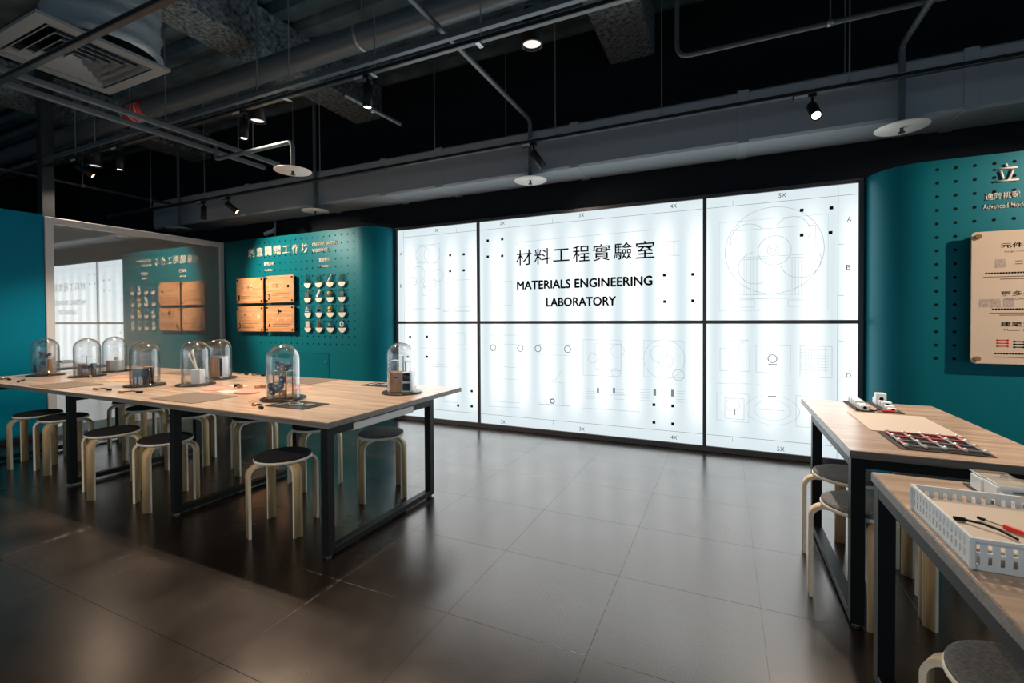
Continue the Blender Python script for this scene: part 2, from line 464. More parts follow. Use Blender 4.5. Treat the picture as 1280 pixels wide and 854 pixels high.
bk2 = MB().box(6.9, 7.0, -3.0, 5.3, 2.7, 4.5).build('light_blocker_right', 'black_wall'); tag(bk2, 'unseen dark panel added at the side to block light', kind='structure')  # out of view, added to keep ambient light off the duct and ceiling
bk = MB().box(-12, 7, -3.1, -3.0, 2.7, 4.5).build('light_blocker_rear', 'black_wall'); tag(bk, 'unseen dark panel added behind to block light', kind='structure')  # unseen blocker behind the camera, added to darken the upper space

# blue wall on the left, door opening beyond it
wl = MB().box(WX - 0.12, WX, -1.2, 2.545, 0, 2.505).build('wall_left', 'teal_paint_lit'); tag(wl, kind='structure')
bb = MB().box(WX, WX + 0.012, -1.2, 2.54, 0, 0.05).build('baseboard_left', 'skirt_dark'); tag(bb, kind='structure')

# glazed door / partition with white frame
dr = bpy.data.objects.new('door_1', None); COL.objects.link(dr); tag(dr, 'tall reflective glass partition in a white frame beside the blue wall', kind='structure')
d0, d1, dt = 2.55, 4.598, 2.49
b = MB(); b.bbox(WX - 0.10, WX + 0.02, d0, d0 + 0.075, 0, dt, 0.004); b.build('frame_post', 'white_paint', dr)
b = MB(); b.bbox(WX - 0.10, WX + 0.02, d1 - 0.06, d1, 0, dt, 0.004); b.build('frame_post', 'white_paint', dr)
b = MB(); b.bbox(WX - 0.10, WX + 0.02, d0 + 0.075, d1 - 0.06, dt - 0.075, dt, 0.004); b.build('frame_head', 'white_paint', dr)
b = MB(); b.bbox(WX - 0.10, WX + 0.02, d0 + 0.075, d1 - 0.06, 0, 0.10, 0.004); b.build('frame_sill', 'white_paint', dr)
pn = MB().box(WX - 0.06, WX - 0.005, d0 + 0.075, d1 - 0.06, 0.10, dt - 0.075).build('pane', 'coated_glass', dr)
hb = MB(); hb.bbox(WX + 0.03, WX + 0.05, 2.66, 2.78, 0.825, 0.855, 0.004); hb.cyl((WX - 0.006, 2.69, 0.84), (WX + 0.032, 2.69, 0.84), 0.010)
hb.build('handle', 'galvanised', dr)

# teal wall with rounded end on the left of the light wall
poly = [(WX - 0.12, GY)] + [(-4.29, GY), (-4.27, GY)] + arc(-4.27, GY + 0.33, 0.33, -90, 0, 14)[1:] + [(-3.94, GY + 0.35), (-3.94, 5.28), (WX - 0.12, 5.28)]
wg = MB(); wg.prism(poly, 0, 2.5, True); wg = wg.build('wall_back_left', 'teal_paint'); tag(wg, kind='structure')
# shade smooth only along the arc
poly_r = [(5.2, GY - 0.02), (5.2, 5.28), (1.10, 5.28), (1.10, LY)] + arc(1.10 + 0.31, GY - 0.02 + 0.34, 0.31, 180, 270, 14)[0:]
poly_r = [(1.10, 5.28), (1.10, GY + 0.34), (1.10, GY + 0.32)] + [(1.10 + 0.31 - 0.31 * math.cos(math.radians(a)), GY + 0.32 - 0.34 * math.sin(math.radians(a))) for a in range(6, 91, 7)] + [(1.43, GY - 0.02), (5.2, GY - 0.02), (5.2, 5.28)]
wr = MB().prism(poly_r, 0, 2.5, True).build('wall_back_right', 'teal_paint'); tag(wr, kind='structure')
for w_ in (wg, wr):
    me = w_.data
    for p in me.polygons:
        if abs(p.normal.z) > .5: p.use_smooth = False
for nm, pts in (('baseboard_back_left', (WX + 0.03, -4.27)), ('baseboard_back_right', (1.42, 5.2))):
    o = MB().box(pts[0], pts[1], GY - 0.032, GY - 0.021, 0, 0.05).build(nm, 'skirt_dark'); tag(o, kind='structure')

# peg holes
hole = MB()
for i in range(18):
    for j in range(15):
        x = -6.14 + i * 0.105; z = 2.425 - j * 0.103
        if x > -4.30: continue
        hole.cyl((x, GY - 0.0012, z), (x, GY + 0.003, z), 0.011, 8)
o = hole.build('peg_holes', 'black_ink', wg); tag(o, kind='stuff')
hole = MB()
for i in range(30):
    for j in range(15):
        hole.cyl((1.472 + i * 0.108, GY - 0.0212, 2.43 - j * 0.103), (1.472 + i * 0.108, GY - 0.017, 2.43 - j * 0.103), 0.012, 8)
o = hole.build('peg_holes', 'black_ink', wr); tag(o, kind='stuff')
# access hatch in the wall
hx0, hx1, hz0, hz1 = -5.40, -4.81, 0.30, 0.85
o = MB().bbox(hx0, hx1, GY - 0.004, GY + 0.002, hz0, hz1, 0.001).build('access_panel', 'teal_paint', wg)
g_ = MB()
for a in ((hx0 - .006, hx1 + .006, hz1, hz1 + .006), (hx0 - .006, hx0, hz0, hz1), (hx1, hx1 + .006, hz0, hz1)): g_.box(a[0], a[1], GY - 0.001, GY + 0.002, a[2], a[3])
g_.build('shadow_gap', 'black_ink', o)
MB().cyl((hx1 - 0.05, GY - 0.018, 0.74), (hx1 - 0.05, GY - 0.003, 0.74), 0.012).build('knob', 'galvanised', o)

# ================================================================== LIGHT WALL
LX0, LX1, LM1, LM2, LZ, LZT = -3.925, 1.085, -2.69, -0.178, 1.268, 2.505
lw = thing('light_wall', 'glowing white light wall of six panels with black frame and engineering drawings', 'light wall', (0, 0, 0))
FY0, FY1 = LY - 0.035, LY + 0.015     # frame depth
def fr(name, x0, x1, z0, z1): return MB().bbox(x0, x1, FY0, FY1, z0, z1, 0.003).build(name, 'lightbox_frame', lw)
fr('frame_head', LX0, LX1, LZT - 0.035, LZT); fr('frame_sill', LX0, LX1, 0.0, 0.055)
fr('frame_side', LX0, LX0 + 0.03, 0.055, LZT - 0.035); fr('frame_side', LX1 - 0.035, LX1, 0.055, LZT - 0.035)
for xm in (LM1, LM2): fr('mullion', xm - 0.017, xm + 0.017, 0.055, LZT - 0.035)
panels = []
cols = [(LX0 + 0.03, LM1 - 0.017), (LM1 + 0.017, LM2 - 0.017), (LM2 + 0.017, LX1 - 0.035)]
for (x0, x1) in cols:
    fr('transom', x0, x1, LZ - 0.017, LZ + 0.017)
    for (z0, z1) in ((LZ + 0.017, LZT - 0.035), (0.055, LZ - 0.017)):
        panels.append(MB().box(x0, x1, LY - 0.010, LY + 0.014, z0, z1).build('panel', 'lit_diffuser', lw))
        ld = bpy.data.lights.new('panel_boost_light', 'AREA'); ld.shape = 'RECTANGLE'; ld.size = x1 - x0; ld.size_y = z1 - z0; ld.color = (0.90, 0.97, 1.0)
        ld.energy = PANEL_BOOST * PI * ld.size * ld.size_y
        lo = bpy.data.objects.new('panel_boost_light', ld); COL.objects.link(lo); lo.parent = lw  # unseen light added in front of each panel to strengthen its glow
        lo.location = ((x0 + x1) / 2, LY - 0.040, (z0 + z1) / 2); lo.rotation_euler = (-PI / 2, 0, 0)
TL, BL, TC, BC, TR, BR = panels
PY = LY - 0.0115


def L(px, py):
    p = at(px, py, Y=LY - 0.01); return p.x, p.z


class LP(PR):
    """print with pixel coordinates taken on the light wall's plane"""
    def pl(s, a, b, c, d, w=0.003): return s.line(*L(a, b), *L(c, d), w)
    def prc(s, a, b, c, d, w=0.003):
        x0, z0 = L(a, (b + d) / 2); x1, z1 = L(c, (b + d) / 2); zt = L((a + c) / 2, b)[1]; zb = L((a + c) / 2, d)[1]
        return s.rect(x0, zb, x1, zt, w)
    def pring(s, a, b, r, w=0.003, **k): return s.ring(*L(a, b), r, w, **k)


# border lines and ticks
for pnl, (x0, x1), top in ((TL, cols[0], 1), (TC, cols[1], 1), (TR, cols[2], 1), (BL, cols[0], 0), (BC, cols[1], 0), (BR, cols[2], 0)):
    p = LP(); z = 2.375 if top else 0.165
    p.line(x0 + 0.005, z, x1 - 0.005, z, 0.004)
    for tx in (-3.0, -1.75, -0.5, 0.07):
        if x0 < tx < x1: p.line(tx, z, tx, z + (0.05 if top else -0.05), 0.003)
    if x1 > 0.5: p.line(0.905, (LZ + 0.02) if top else 0.06, 0.905, 2.46 if top else LZ - 0.02, 0.003); [p.line(0.905, zz, 0.95, zz, 0.003) for zz in ((1.95, 1.5) if top else (1.1,))]
    if x0 < -3.5: p.line(-3.80, (LZ + 0.02) if top else 0.06, -3.80, 2.46 if top else LZ - 0.02, 0.003)
    p.build('border_line', 'print_line', PY, pnl)
for pnl, s_, px, py in ((TL, '1X', 545, 288), (TC, '2X', 628, 279), (TC, '3X', 727, 269), (TC, '4X', 842, 257.5), (TR, '5X', 978, 244), (BC, '2X', 629, 527.5), (BC, '3X', 727.5, 536.5), (BC, '4X', 842.5, 547), (BR, '5X', 976, 561.5),
                       (TL, 'A', 501.5, 317.5), (TL, 'B', 501.5, 357.5), (TR, 'A', 1061.5, 274), (TR, 'B', 1060.5, 334), (BR, 'D', 1061, 469.5)):
    x, z = L(px, py); w = 0.030 if len(s_) == 2 else 0.016
    lettering('grid_mark', s_, INK, x - w, x + w, z - 0.020, z + 0.020, PY, pnl)
# title
chars = '材料工程實驗室'
for i, c in enumerate(chars):
    x0 = -2.195 + i * (1.545 - 0.19) / 6
    lettering('title_character', c, INK, x0, x0 + 0.19, 1.925 if c != '工' else 1.945, 2.105 if c != '工' else 2.085, PY, TC, weight=0.006)
lettering('title_line', 'MATERIALS ENGINEERING', INK, -2.185, -0.675, 1.648, 1.742, PY, TC, bold=.0045)
lettering('title_line', 'LABORATORY', INK, -1.825, -1.045, 1.447, 1.541, PY, TC, bold=.0045)
# black pegs
peg_me = MB().bbox(-0.014, 0.014, -0.012, 0.0, -0.014, 0.014, 0.002).mesh('peg', INK)
for pnl, pts in ((TL, ((563, 319), (580, 318), (563, 339), (580, 338))), (TC, ((610, 301), (628, 299), (610, 321), (628, 320), (830.5, 344), (866, 343), (831, 377), (866, 376))),
                 (TR, ((1002, 263), (1039, 260), (1002, 294), (1038, 291))), (BL, ((513, 421), (534, 421), (510, 446), (534, 446), (573, 507), (590, 489), (590, 508))),
                 (BC, ((817.5, 506), (841, 507.5), (817.5, 528), (841, 530)))):
    for q in pts:
        x, z = L(*q); link('peg', peg_me, pnl, (x, LY - 0.010, z))
# faint drawings
p = LP()  # gears, top left
for (a, b_, r) in ((523, 343, .10), (516, 352, .06), (548, 344, .075), (537, 355, .09), (532, 364, .06), (540, 318, .12), (528, 318, .10)): p.pring(a, b_, r, 0.004)
p.pl(520, 329, 548, 328); p.prc(560, 350, 588, 384); p.pl(554, 389, 589, 389, 0.006); p.pl(518, 386, 552, 386); p.prc(513, 306, 550, 386)
p.build('printed_drawing', 'print_faint', PY, TL)
p = LP()  # dimension marks around the title
p.pl(645, 303, 820, 287); p.pl(645, 303, 645, 306); p.pl(834, 302, 850, 301); p.pl(834, 320, 850, 319); p.pl(842, 302, 842, 319);
p.prc(614, 352, 640, 382);
p.build('printed_drawing', 'print_faint', PY, TC)
p = LP()  # big fan and columns, top right
c_ = (966, 313)
p.pring(*c_, .40, 0.004, seg=48); p.pring(c_[0] + 2, c_[1], .135, 0.004); p.pring(*c_, .045, 0.004); p.pring(*c_, .022, 0.004)
p.pring(935, 300, .15, 0.004, a0=40, a1=200); p.pring(990, 290, .14, 0.004, a0=-30, a1=150); p.pring(1000, 325, .16, .004, a0=-160, a1=20); p.pring(945, 335, .15, .004, a0=100, a1=300)
p.prc(917, 285, 1019, 373); p.pl(926, 322, 1008, 318); p.pl(926, 325, 1008, 321)
for a in (930, 933, 938, 942, 946, 990, 994, 998, 1002): p.pl(a, 323, a, 369)
p.pl(913, 369, 1020, 367.5); p.pl(913, 374, 1020, 372.5); p.prc(924, 375, 943, 384); p.prc(985, 375, 1010, 383); p.prc(899, 273, 1035, 388, 0.002)
p.build('printed_drawing', 'print_faint', PY, TR)
p = LP()
p.prc(566, 416, 581, 431); p.pl(541, 455, 575, 457); p.pl(541, 458, 575, 460); p.prc(541, 453, 548, 459); p.pl(556, 471, 572, 472); p.prc(555, 485, 572, 503); p.pl(525, 435, 585, 437)
p.build('printed_drawing', 'print_faint', PY, BL)
p = LP()
p.pl(612, 419, 658, 419); p.pl(618, 430, 655, 430.5); p.pl(618, 441, 655, 442); p.pl(672, 430.5, 712, 431.5); p.pl(672, 443, 712, 444.5); p.prc(620, 474, 649, 503); p.pl(610, 508, 650, 510)
p.pl(617, 457, 655, 461); p.prc(683, 478, 704, 506); p.pl(672, 505, 712, 508, .005); p.pl(688, 461, 691, 478); p.pl(704, 461, 692, 478); p.pl(682, 492, 688, 492); p.pl(683, 492, 683, 504)
p.prc(729, 425, 776, 470); p.prc(744, 430, 777, 463); p.pring(772, 439, .07); p.pring(770, 466, .045); p.pring(741, 448, .05)
p.prc(805, 426, 855, 472); p.pring(830, 449, .20); p.pring(824, 443, .085); p.pring(832, 452, .07); p.pring(848, 469, .055, .005)
for k in range(5): p.pl(732, 486 + k * 3, 744, 486.5 + k * 3); p.pl(768, 487 + k * 3, 780, 487.5 + k * 3); p.pl(800, 487 + k * 3.4, 812, 487.5 + k * 3.4); p.pl(846, 489 + k * 3.4, 856, 489.5 + k * 3.4)
p.pl(728, 510, 800, 515); p.pl(750, 494, 800, 494)
p.build('printed_drawing', 'print_faint', PY, BC)
p = LP()
for a in (616.5, 650.5, 672.5, 709.5): p.pring(a, 434.8 + (a - 616) * .02, .036, 0.009)
for a in (747.5, 767.5): x, z = L(a, 488.5); p.fill(x - .012, z - .03, x + .012, z + .03)
for a in (818.5, 840.5): x, z = L(a, 490.5 + (a - 818) * .05); p.fill(x - .013, z - .035, x + .013, z + .035)
p.build('printed_rings', 'print_grey', PY - .0005, BC)
p = LP(); p.pring(690.5, 501.5, .024, 0.010); p.build('printed_ring', INK, PY - .0005, BC)
p = LP()
p.pl(906, 427, 935, 425); p.pl(921, 432, 936, 425); p.prc(911, 437, 924, 450); p.prc(900, 436, 937, 464); p.pl(896, 479, 938, 480); p.prc(945, 432, 988, 466); p.pl(944, 481, 988, 482); p.prc(1000, 433, 1040, 472)
for k in range(8): p.pl(1000, 437 + k * 3.6, 1036, 438 + k * 3.6, .002); p.pl(1002 + k * 4.2, 434, 1002 + k * 4.2, 466, .002)
p.pring(965, 513, .22, k=.62); p.pring(965, 513, .15, k=.62); p.pl(951, 512, 980, 513.5); p.prc(906, 498, 930, 524); p.pring(916, 506, .06); p.prc(896, 492, 936, 527); p.prc(995, 495, 1012, 534)
p.build('printed_drawing', 'print_faint', PY, BR)
p = LP(); p.pring(965.5, 448.5, .036, .008); p.pl(960, 455.5, 971, 455.8, .008); p.pl(918.5, 512, 918.5, 519, .008); p.pl(960, 495.5, 970, 495.8, .008)
p.build('printed_rings', 'print_grey', PY - .0005, BR)

# ================================================================== WALL SIGNS ON THE LEFT TEAL WALL
GF = GY - 0.001
sg = thing('wall_title', 'cream raised lettering of the creative switch workshop on the teal pegboard wall', 'sign', (0, 0, 0))
for i, c in enumerate('創意開關工作坊'):
    x0 = -6.385 + i * (1.225 - 0.135) / 6
    lettering('character', c, LETTER, x0, x0 + 0.135, 2.235 if c != '工' else 2.25, 2.365 if c != '工' else 2.35, GF, sg, 0.005, 0.008)
lettering('title_line', 'CREATIVE SWITCH', LETTER, -5.085, -4.645, 2.305, 2.355, GF, sg, 0.004, 0.008)
lettering('title_line', 'WORKSHOP', LETTER, -5.085, -4.80, 2.225, 2.275, GF, sg, 0.004, 0.008)
for lab, s1, s2, x0, x1 in (('small cream heading above the four wooden instruction boards', '範例說明', 'Introduction', -6.045, -5.845), ('small cream heading above the rows of sample capsules', '實驗材料', 'Material', -4.97, -4.765)):
    h = thing('wall_heading', lab, 'sign', (0, 0, 0))
    lettering('heading_line', s1, LETTER, x0, x1, 2.09, 2.145, GF, h, 0.003, 0.006)
    lettering('heading_line', s2, LETTER, x0 + .01, x1 - .02, 2.015, 2.048, GF, h, 0.003, 0.006)

DESC = {1: 'two pale outlined bulbs', 2: 'a small black square and a drawn part', 3: 'a long etched wire circuit', 4: 'a dark three-armed spinner emblem'}
for n, (x0, x1, z0, z1) in {1: (-6.575, -6.00, 1.555, 1.925), 2: (-5.945, -5.385, 1.555, 1.935), 3: (-6.575, -6.00, 1.145, 1.51), 4: (-5.945, -5.385, 1.145, 1.515)}.items():
    t = thing('instruction_board', 'orange wooden instruction board number %d with %s' % (n, DESC[n]), 'sign', (0, 0, 0), 0, 'wooden instruction boards on the teal wall')
    y0 = GY - 0.062; y1 = GY - 0.044
    MB().bbox(x0, x1, y0, y1, z0, z1, 0.004).build('board', 'sign_wood', t)
    for sx in (x0 + .03, x1 - .03):
        for sz in (z0 + .03, z1 - .03):
            m_ = MB(); m_.cyl((sx, GY - 0.001, sz), (sx, y0 - 0.008, sz), 0.013, 10); m_.build('standoff', 'black_metal', t)
    yy = y0 - 0.001
    lettering('number', str(n), INK, x0 + .045, x0 + .085 + (0.005 if n > 1 else -0.01), z0 + .045, z0 + .125, yy, t, weight=.01)
    p = PR()
    ll = {1: ((.105, .30, .10), (.105, .34, .07)), 2: ((.135, .48, .125), (.135, .26, .10), (.135, .46, .065)), 3: ((.12, .48, .115), (.12, .18, .09), (.12, .40, .05)), 4: ((.135, .50, .10), (.135, .47, .07))}[n]
    for (a, b_, h) in ll: p.fill(x0 + a, z0 + h, x0 + b_, z0 + h + .008)
    tag(p.build('caption', 'sign_print', yy, t), kind='stuff')
    p = PR()
    if n == 1:
        for a in (.19, .33): p.disc(x0 + a, z0 + .245, .026); p.fill(x0 + a - .012, z0 + .185, x0 + a + .012, z0 + .25)
        p.line(x0 + .21, z0 + .235, x0 + .31, z0 + .235, .005)
    elif n == 2: p.ring(x0 + .10, z0 + .24, .03, .004); p.ring(x0 + .32, z0 + .24, .035, .004); p.rect(x0 + .08, z0 + .2, x0 + .49, z0 + .28, .003)
    elif n == 3:
        p.ring(x0 + .10, z0 + .215, .035, .004); p.disc(x0 + .48, z0 + .215, .035); p.line(x0 + .13, z0 + .24, x0 + .46, z0 + .24, .004); p.line(x0 + .1, z0 + .18, x0 + .48, z0 + .18, .004); p.line(x0 + .25, z0 + .26, x0 + .30, z0 + .22, .005)
    else: p.rect(x0 + .14, z0 + .18, x0 + .50, z0 + .27, .004); p.disc(x0 + .24, z0 + .17, .016); p.disc(x0 + .40, z0 + .17, .016); p.line(x0 + .1, z0 + .2, x0 + .52, z0 + .2, .004)
    p.build('etched_drawing', 'sign_etch', yy, t)
    p = PR()
    if n == 2:
        p.fill(x0 + .435, z0 + .205, x0 + .475, z0 + .245); p.ring(x0 + .215, z0 + .235, .025, .007, a0=-90, a1=90)
    elif n == 4:
        for a in (0, 120, 240): p.disc(x0 + .27 + .032 * math.cos(math.radians(a)), z0 + .285 + .032 * math.sin(math.radians(a)), .017)
        p.disc(x0 + .27, z0 + .285, .018)
    elif n == 3: p.fill(x0 + .17, z0 + .235, x0 + .20, z0 + .25); p.fill(x0 + .36, z0 + .235, x0 + .38, z0 + .25)
    else: p.fill(x0 + .25, z0 + .228, x0 + .275, z0 + .242)
    tag(p.build('printed_symbol', INK, yy, t), kind='stuff')

# sample capsules
CAPD = ['a small dark pellet', 'thin wire snippets', 'a slanting thin rod', 'a dotted grey chip', 'a grey striped block', 'a slanting wide white strip', 'an orange round cork', 'a pale plain card', 'white pieces on a dark base', 'one small black bead', 'a yellow plastic part', 'an empty pale film', 'a hazy beige sheet', 'dull upright pins', 'a small clear cube', 'a black and white ring']
cx_ = (-5.165, -4.957, -4.752, -4.545); cz_ = (1.745, 1.545, 1.343, 1.142)
for r_ in range(4):
    for c in range(4):
        k = r_ * 4 + c; x = cx_[c]; z0 = cz_[r_]
        t = thing('sample_capsule', 'clear capsule holding %s above a cream half-round label' % CAPD[k], 'sample holder', (x, GY, z0), 0, 'sample capsules on the teal pegboard')
        w = 0.0625; h = 0.185
        out = arc(0, w, w, 180, 360, 12) + arc(0, h - w, w, 0, 180, 12)
        R90 = Matrix.Rotation(PI / 2, 4, 'X')
        MB().prism(out, 0.018, 0.022, True, R90).build('clear_case', 'acrylic', t)
        MB().prism(arc(0, w, w, 180, 360, 12), 0.0225, 0.0265, False, R90).build('label_plate', 'cream_label', t)
        m_ = MB(); m_.cyl((0, -0.001, 0.03), (0, -0.018, 0.03), 0.008, 8); m_.cyl((0, -0.001, h - 0.025), (0, -0.018, h - 0.025), 0.008, 8); m_.build('standoff', 'galvanised', t)
        m_ = MB(); mt = 'galvanised'; zc = 0.105
        if k == 0: m_.sphere((0, -.028, zc), .016); mt = 'pipe_dark'
        elif k in (2, 5):
            wd = .006 if k == 2 else .014
            m_.box(-wd, wd, -.035, -.024, -.055, .055, Matrix.Translation((0, 0, zc + .015)) @ Matrix.Rotation(.6, 4, 'Y')); mt = 'white_plastic'
        elif k == 6: m_.sphere((0, -.032, zc + .01), .034); mt = 'sign_wood'
        elif k == 10: m_.sphere((.005, -.032, zc + .015), .028); m_.box(-.03, .02, -.035, -.024, zc - .03, zc); mt = 'yellow_plastic'
        elif k == 8: [m_.sphere((a, -.03, b_), .013) for a, b_ in ((-.02, zc), (.0, zc + .02), (.022, zc), (-.01, zc + .03))]; m_.box(-.035, .035, -.034, -.024, zc - .03, zc - .018); mt = 'white_plastic'
        elif k == 9: m_.sphere((0, -.03, zc - .01), .018); mt = INK
        elif k == 15: m_.lathe([(.020, -.03), (.038, -.034), (.038, -.026), (.020, -.026), (.020, -.03)], 16, Matrix.Translation((0, 0, zc + .005)) @ Matrix.Rotation(PI / 2, 4, 'X') @ Matrix.Translation((0, 0, .06))); mt = 'white_plastic'
        elif k == 4: [m_.box(a - .007, a + .007, -.034, -.024, zc - .03, zc + .03) for a in (-.024, -.008, .008, .024)]; mt = 'grey_felt'
        elif k == 12: m_.bbox(-.035, .035, -.03, -.024, zc - .04, zc + .045, .002); mt = 'paper_sheet'
        elif k in (7, 11): m_.bbox(-.03, .03, -.028, -.024, zc - .03, zc + .03, .001); mt = 'pipe_grey'
        elif k == 13: [m_.cyl((a, -.03, zc - .035), (a, -.03, zc + .03), .006, 6) for a in (-.018, 0, .018)]; mt = 'brass'
        elif k == 14: m_.bbox(-.022, .022, -.045, -.024, zc - .025, zc + .02, .003)
        else: [m_.box(a - .008, a + .008, -.032, -.024, b_ - .006, b_ + .006) for a, b_ in ((-.02, zc), (.015, zc + .02), (.01, zc - .02), (-.015, zc + .03))]; mt = 'pipe_dark'
        m_.build('sample', mt, t)

# right wall sign and board
RF = GY - 0.0212
sg = thing('wall_title', 'cream raised lettering above the cream board on the teal wall with rounded corner', 'sign', (0, 0, 0))
lettering('character', '立', LETTER, 1.795, 1.925, 2.29, 2.42, RF, sg, 0.010, 0.006)
lettering('title_line', '進階挑戰', LETTER, 1.745, 1.935, 2.165, 2.215, RF, sg, 0.004, 0.008)
lettering('title_line', 'Advanced Mode', LETTER, 1.732, 1.965, 2.098, 2.135, RF, sg, 0.004, 0.01)
t = thing('cream_board', 'large cream acrylic board with copper corner bolts on the teal wall', 'sign', (0, 0, 0))
x0, x1, z0, z1 = 1.645, 2.55, 0.965, 1.925
by = GY - 0.10
rc = 0.025
out = arc(x1 - rc, z0 + rc, rc, 270, 360, 5) + arc(x1 - rc, z1 - rc, rc, 0, 90, 5) + arc(x0 + rc, z1 - rc, rc, 90, 180, 5) + arc(x0 + rc, z0 + rc, rc, 180, 270, 5)
MB().prism(out, 0, 0.012, False, Matrix.Translation((0, by + 0.012, 0)) @ Matrix.Rotation(PI / 2, 4, 'X')).build('board', 'cream_board', t)
for sx in (x0 + .035, x1 - .035):
    for sz in (z0 + .035, z1 - .035):
        m_ = MB(); m_.cyl((sx, RF, sz), (sx, by - 0.014, sz), 0.018, 14); m_.build('standoff', 'brass', t)
yy = by - 0.0012
for s_, zz in (('元件大圖', 1.80), ('更多元件', 1.455), ('建築大師', 1.235)): lettering('heading', s_, INK, 1.805, 2.04, zz, zz + .035, yy, t, weight=.01)
for s_, zz in (('Large Components', 1.765), ('Add Components', 1.425), ('Master Builder', 1.205)): lettering('subheading', s_, PRINT, 1.825, 2.02, zz, zz + .015, yy, t)
p = PR()
for zz, a, b_ in ((1.615, 1.72, 2.15), (1.355, 1.76, 2.15), (1.035, 1.775, 2.15)):
    k = a
    while k < b_: p.fill(k, zz, k + .012, zz + .011); k += .0155
tag(p.build('caption', INK, yy, t), kind='stuff')
p = PR()
for zz, a, b_ in ((1.592, 1.71, 2.15), (1.575, 1.80, 2.15), (1.33, 1.745, 2.15), (1.315, 1.80, 2.15), (1.012, 1.765, 2.15), (1.70, 1.88, 1.92), (1.68, 1.88, 1.92)): p.fill(a, zz, b_, zz + .005)
tag(p.build('caption', 'sign_print', yy, t), kind='stuff')
pic = mat('picture_grey', (.52, .40, .34), .6, noise=(60, .35))
for a, b_ in ((1.775, 1.66), (1.69, 1.375), (1.75, 1.375), (1.82, 1.375)): p = PR(); p.fill(a, b_, a + .055, b_ + .06); p.build('picture', pic, yy, t)
p = PR(); [p.fill(1.79, 1.09 + k * .022, 1.845, 1.097 + k * .022) for k in range(3)]; [p.disc(a, 1.093 + k * .022, .007) for a in (1.79, 1.845) for k in range(3)]; tag(p.build('printed_symbol', 'red_plastic', yy, t), kind='stuff')
p = PR(); [p.fill(1.875, 1.085 + k * .02, 1.93, 1.092 + k * .02) for k in range(3)]; [p.disc(a, 1.088 + k * .02, .007) for a in (1.88, 1.93) for k in range(3)]; tag(p.build('printed_symbol', INK, yy, t), kind='stuff')

# ================================================================== TABLES
TH = 0.75


def table(label, x0, x1, y0, y1, frames, ly0, ly1, top_gap=0.045, rails=True, drawer=None):
    cx, cy = (x0 + x1) / 2, (y0 + y1) / 2
    t = thing('work_table', label, 'table', (cx, cy, 0))
    LO = lambda x, y: (x - cx, y - cy)
    a, b_ = LO(x0, y0), LO(x1, y1); e = 0.003
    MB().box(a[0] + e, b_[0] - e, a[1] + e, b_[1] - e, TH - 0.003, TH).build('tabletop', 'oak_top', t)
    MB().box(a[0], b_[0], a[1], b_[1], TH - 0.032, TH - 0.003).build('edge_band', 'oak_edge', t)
    h = TH - 0.032; s = 0.025
    for fx in frames:
        for yy in (ly0, ly1):
            q = LO(fx, yy)
            m_ = MB(); m_.bbox(q[0] - s, q[0] + s, q[1] - s, q[1] + s, 0.012, h, 0.002); lg = m_.build('leg', 'black_metal', t)
            MB().cyl((q[0], q[1], 0.0005), (q[0], q[1], 0.013), 0.016, 10).build('glide', 'galvanised', lg)
        q0, q1 = LO(fx, ly0), LO(fx, ly1)
        MB().bbox(q0[0] - s, q0[0] + s, q0[1] + s, q1[1] - s, 0.014, 0.050, 0.002).build('foot_bar', 'black_metal', t)
        MB().bbox(q0[0] - s, q0[0] + s, q0[1] + s, q1[1] - s, h - 0.045, h, 0.002).build('top_bar', 'black_metal', t)
    if rails:
        for yy in (ly0, ly1):
            p0, p1 = LO(frames[0], yy), LO(frames[-1], yy)
            xs = [LO(f_, yy)[0] for f_ in frames]
            for u, v in zip(xs[:-1], xs[1:]):
                u, v = min(u, v), max(u, v)
                MB().box(u + s, v - s, p0[1] - s + .004, p0[1] + s - .004, h - 0.042, h).build('rail', 'black_metal', t)
    if drawer:
        q0, q1 = LO(drawer[0], drawer[2]), LO(drawer[1], drawer[3])
        d = MB().bbox(q0[0], q1[0], q0[1], q1[1], h - 0.052, h - 0.008, 0.003).build('cable_tray', 'white_paint', t)
    return t


table('long oak workshop table carrying the glass domes', -6.69, -1.953, 1.853, 3.255, (-1.985, -3.362, -4.74, -6.13), 1.880, 2.845, rails=False, drawer=(-2.6, -1.956, 2.05, 2.62))
table('oak work table with the magnetic ball grid beside the teal wall', 0.478, 1.178, 2.352, 3.715, (0.510, 1.146), 2.385, 3.33)
table('oak work table carrying the white plastic basket', 0.482, 1.182, 0.66, 2.055, (0.514, 1.150), 1.05, 2.02)

# ---------------------------------------------------------------- stools
SEAT_H = 0.472


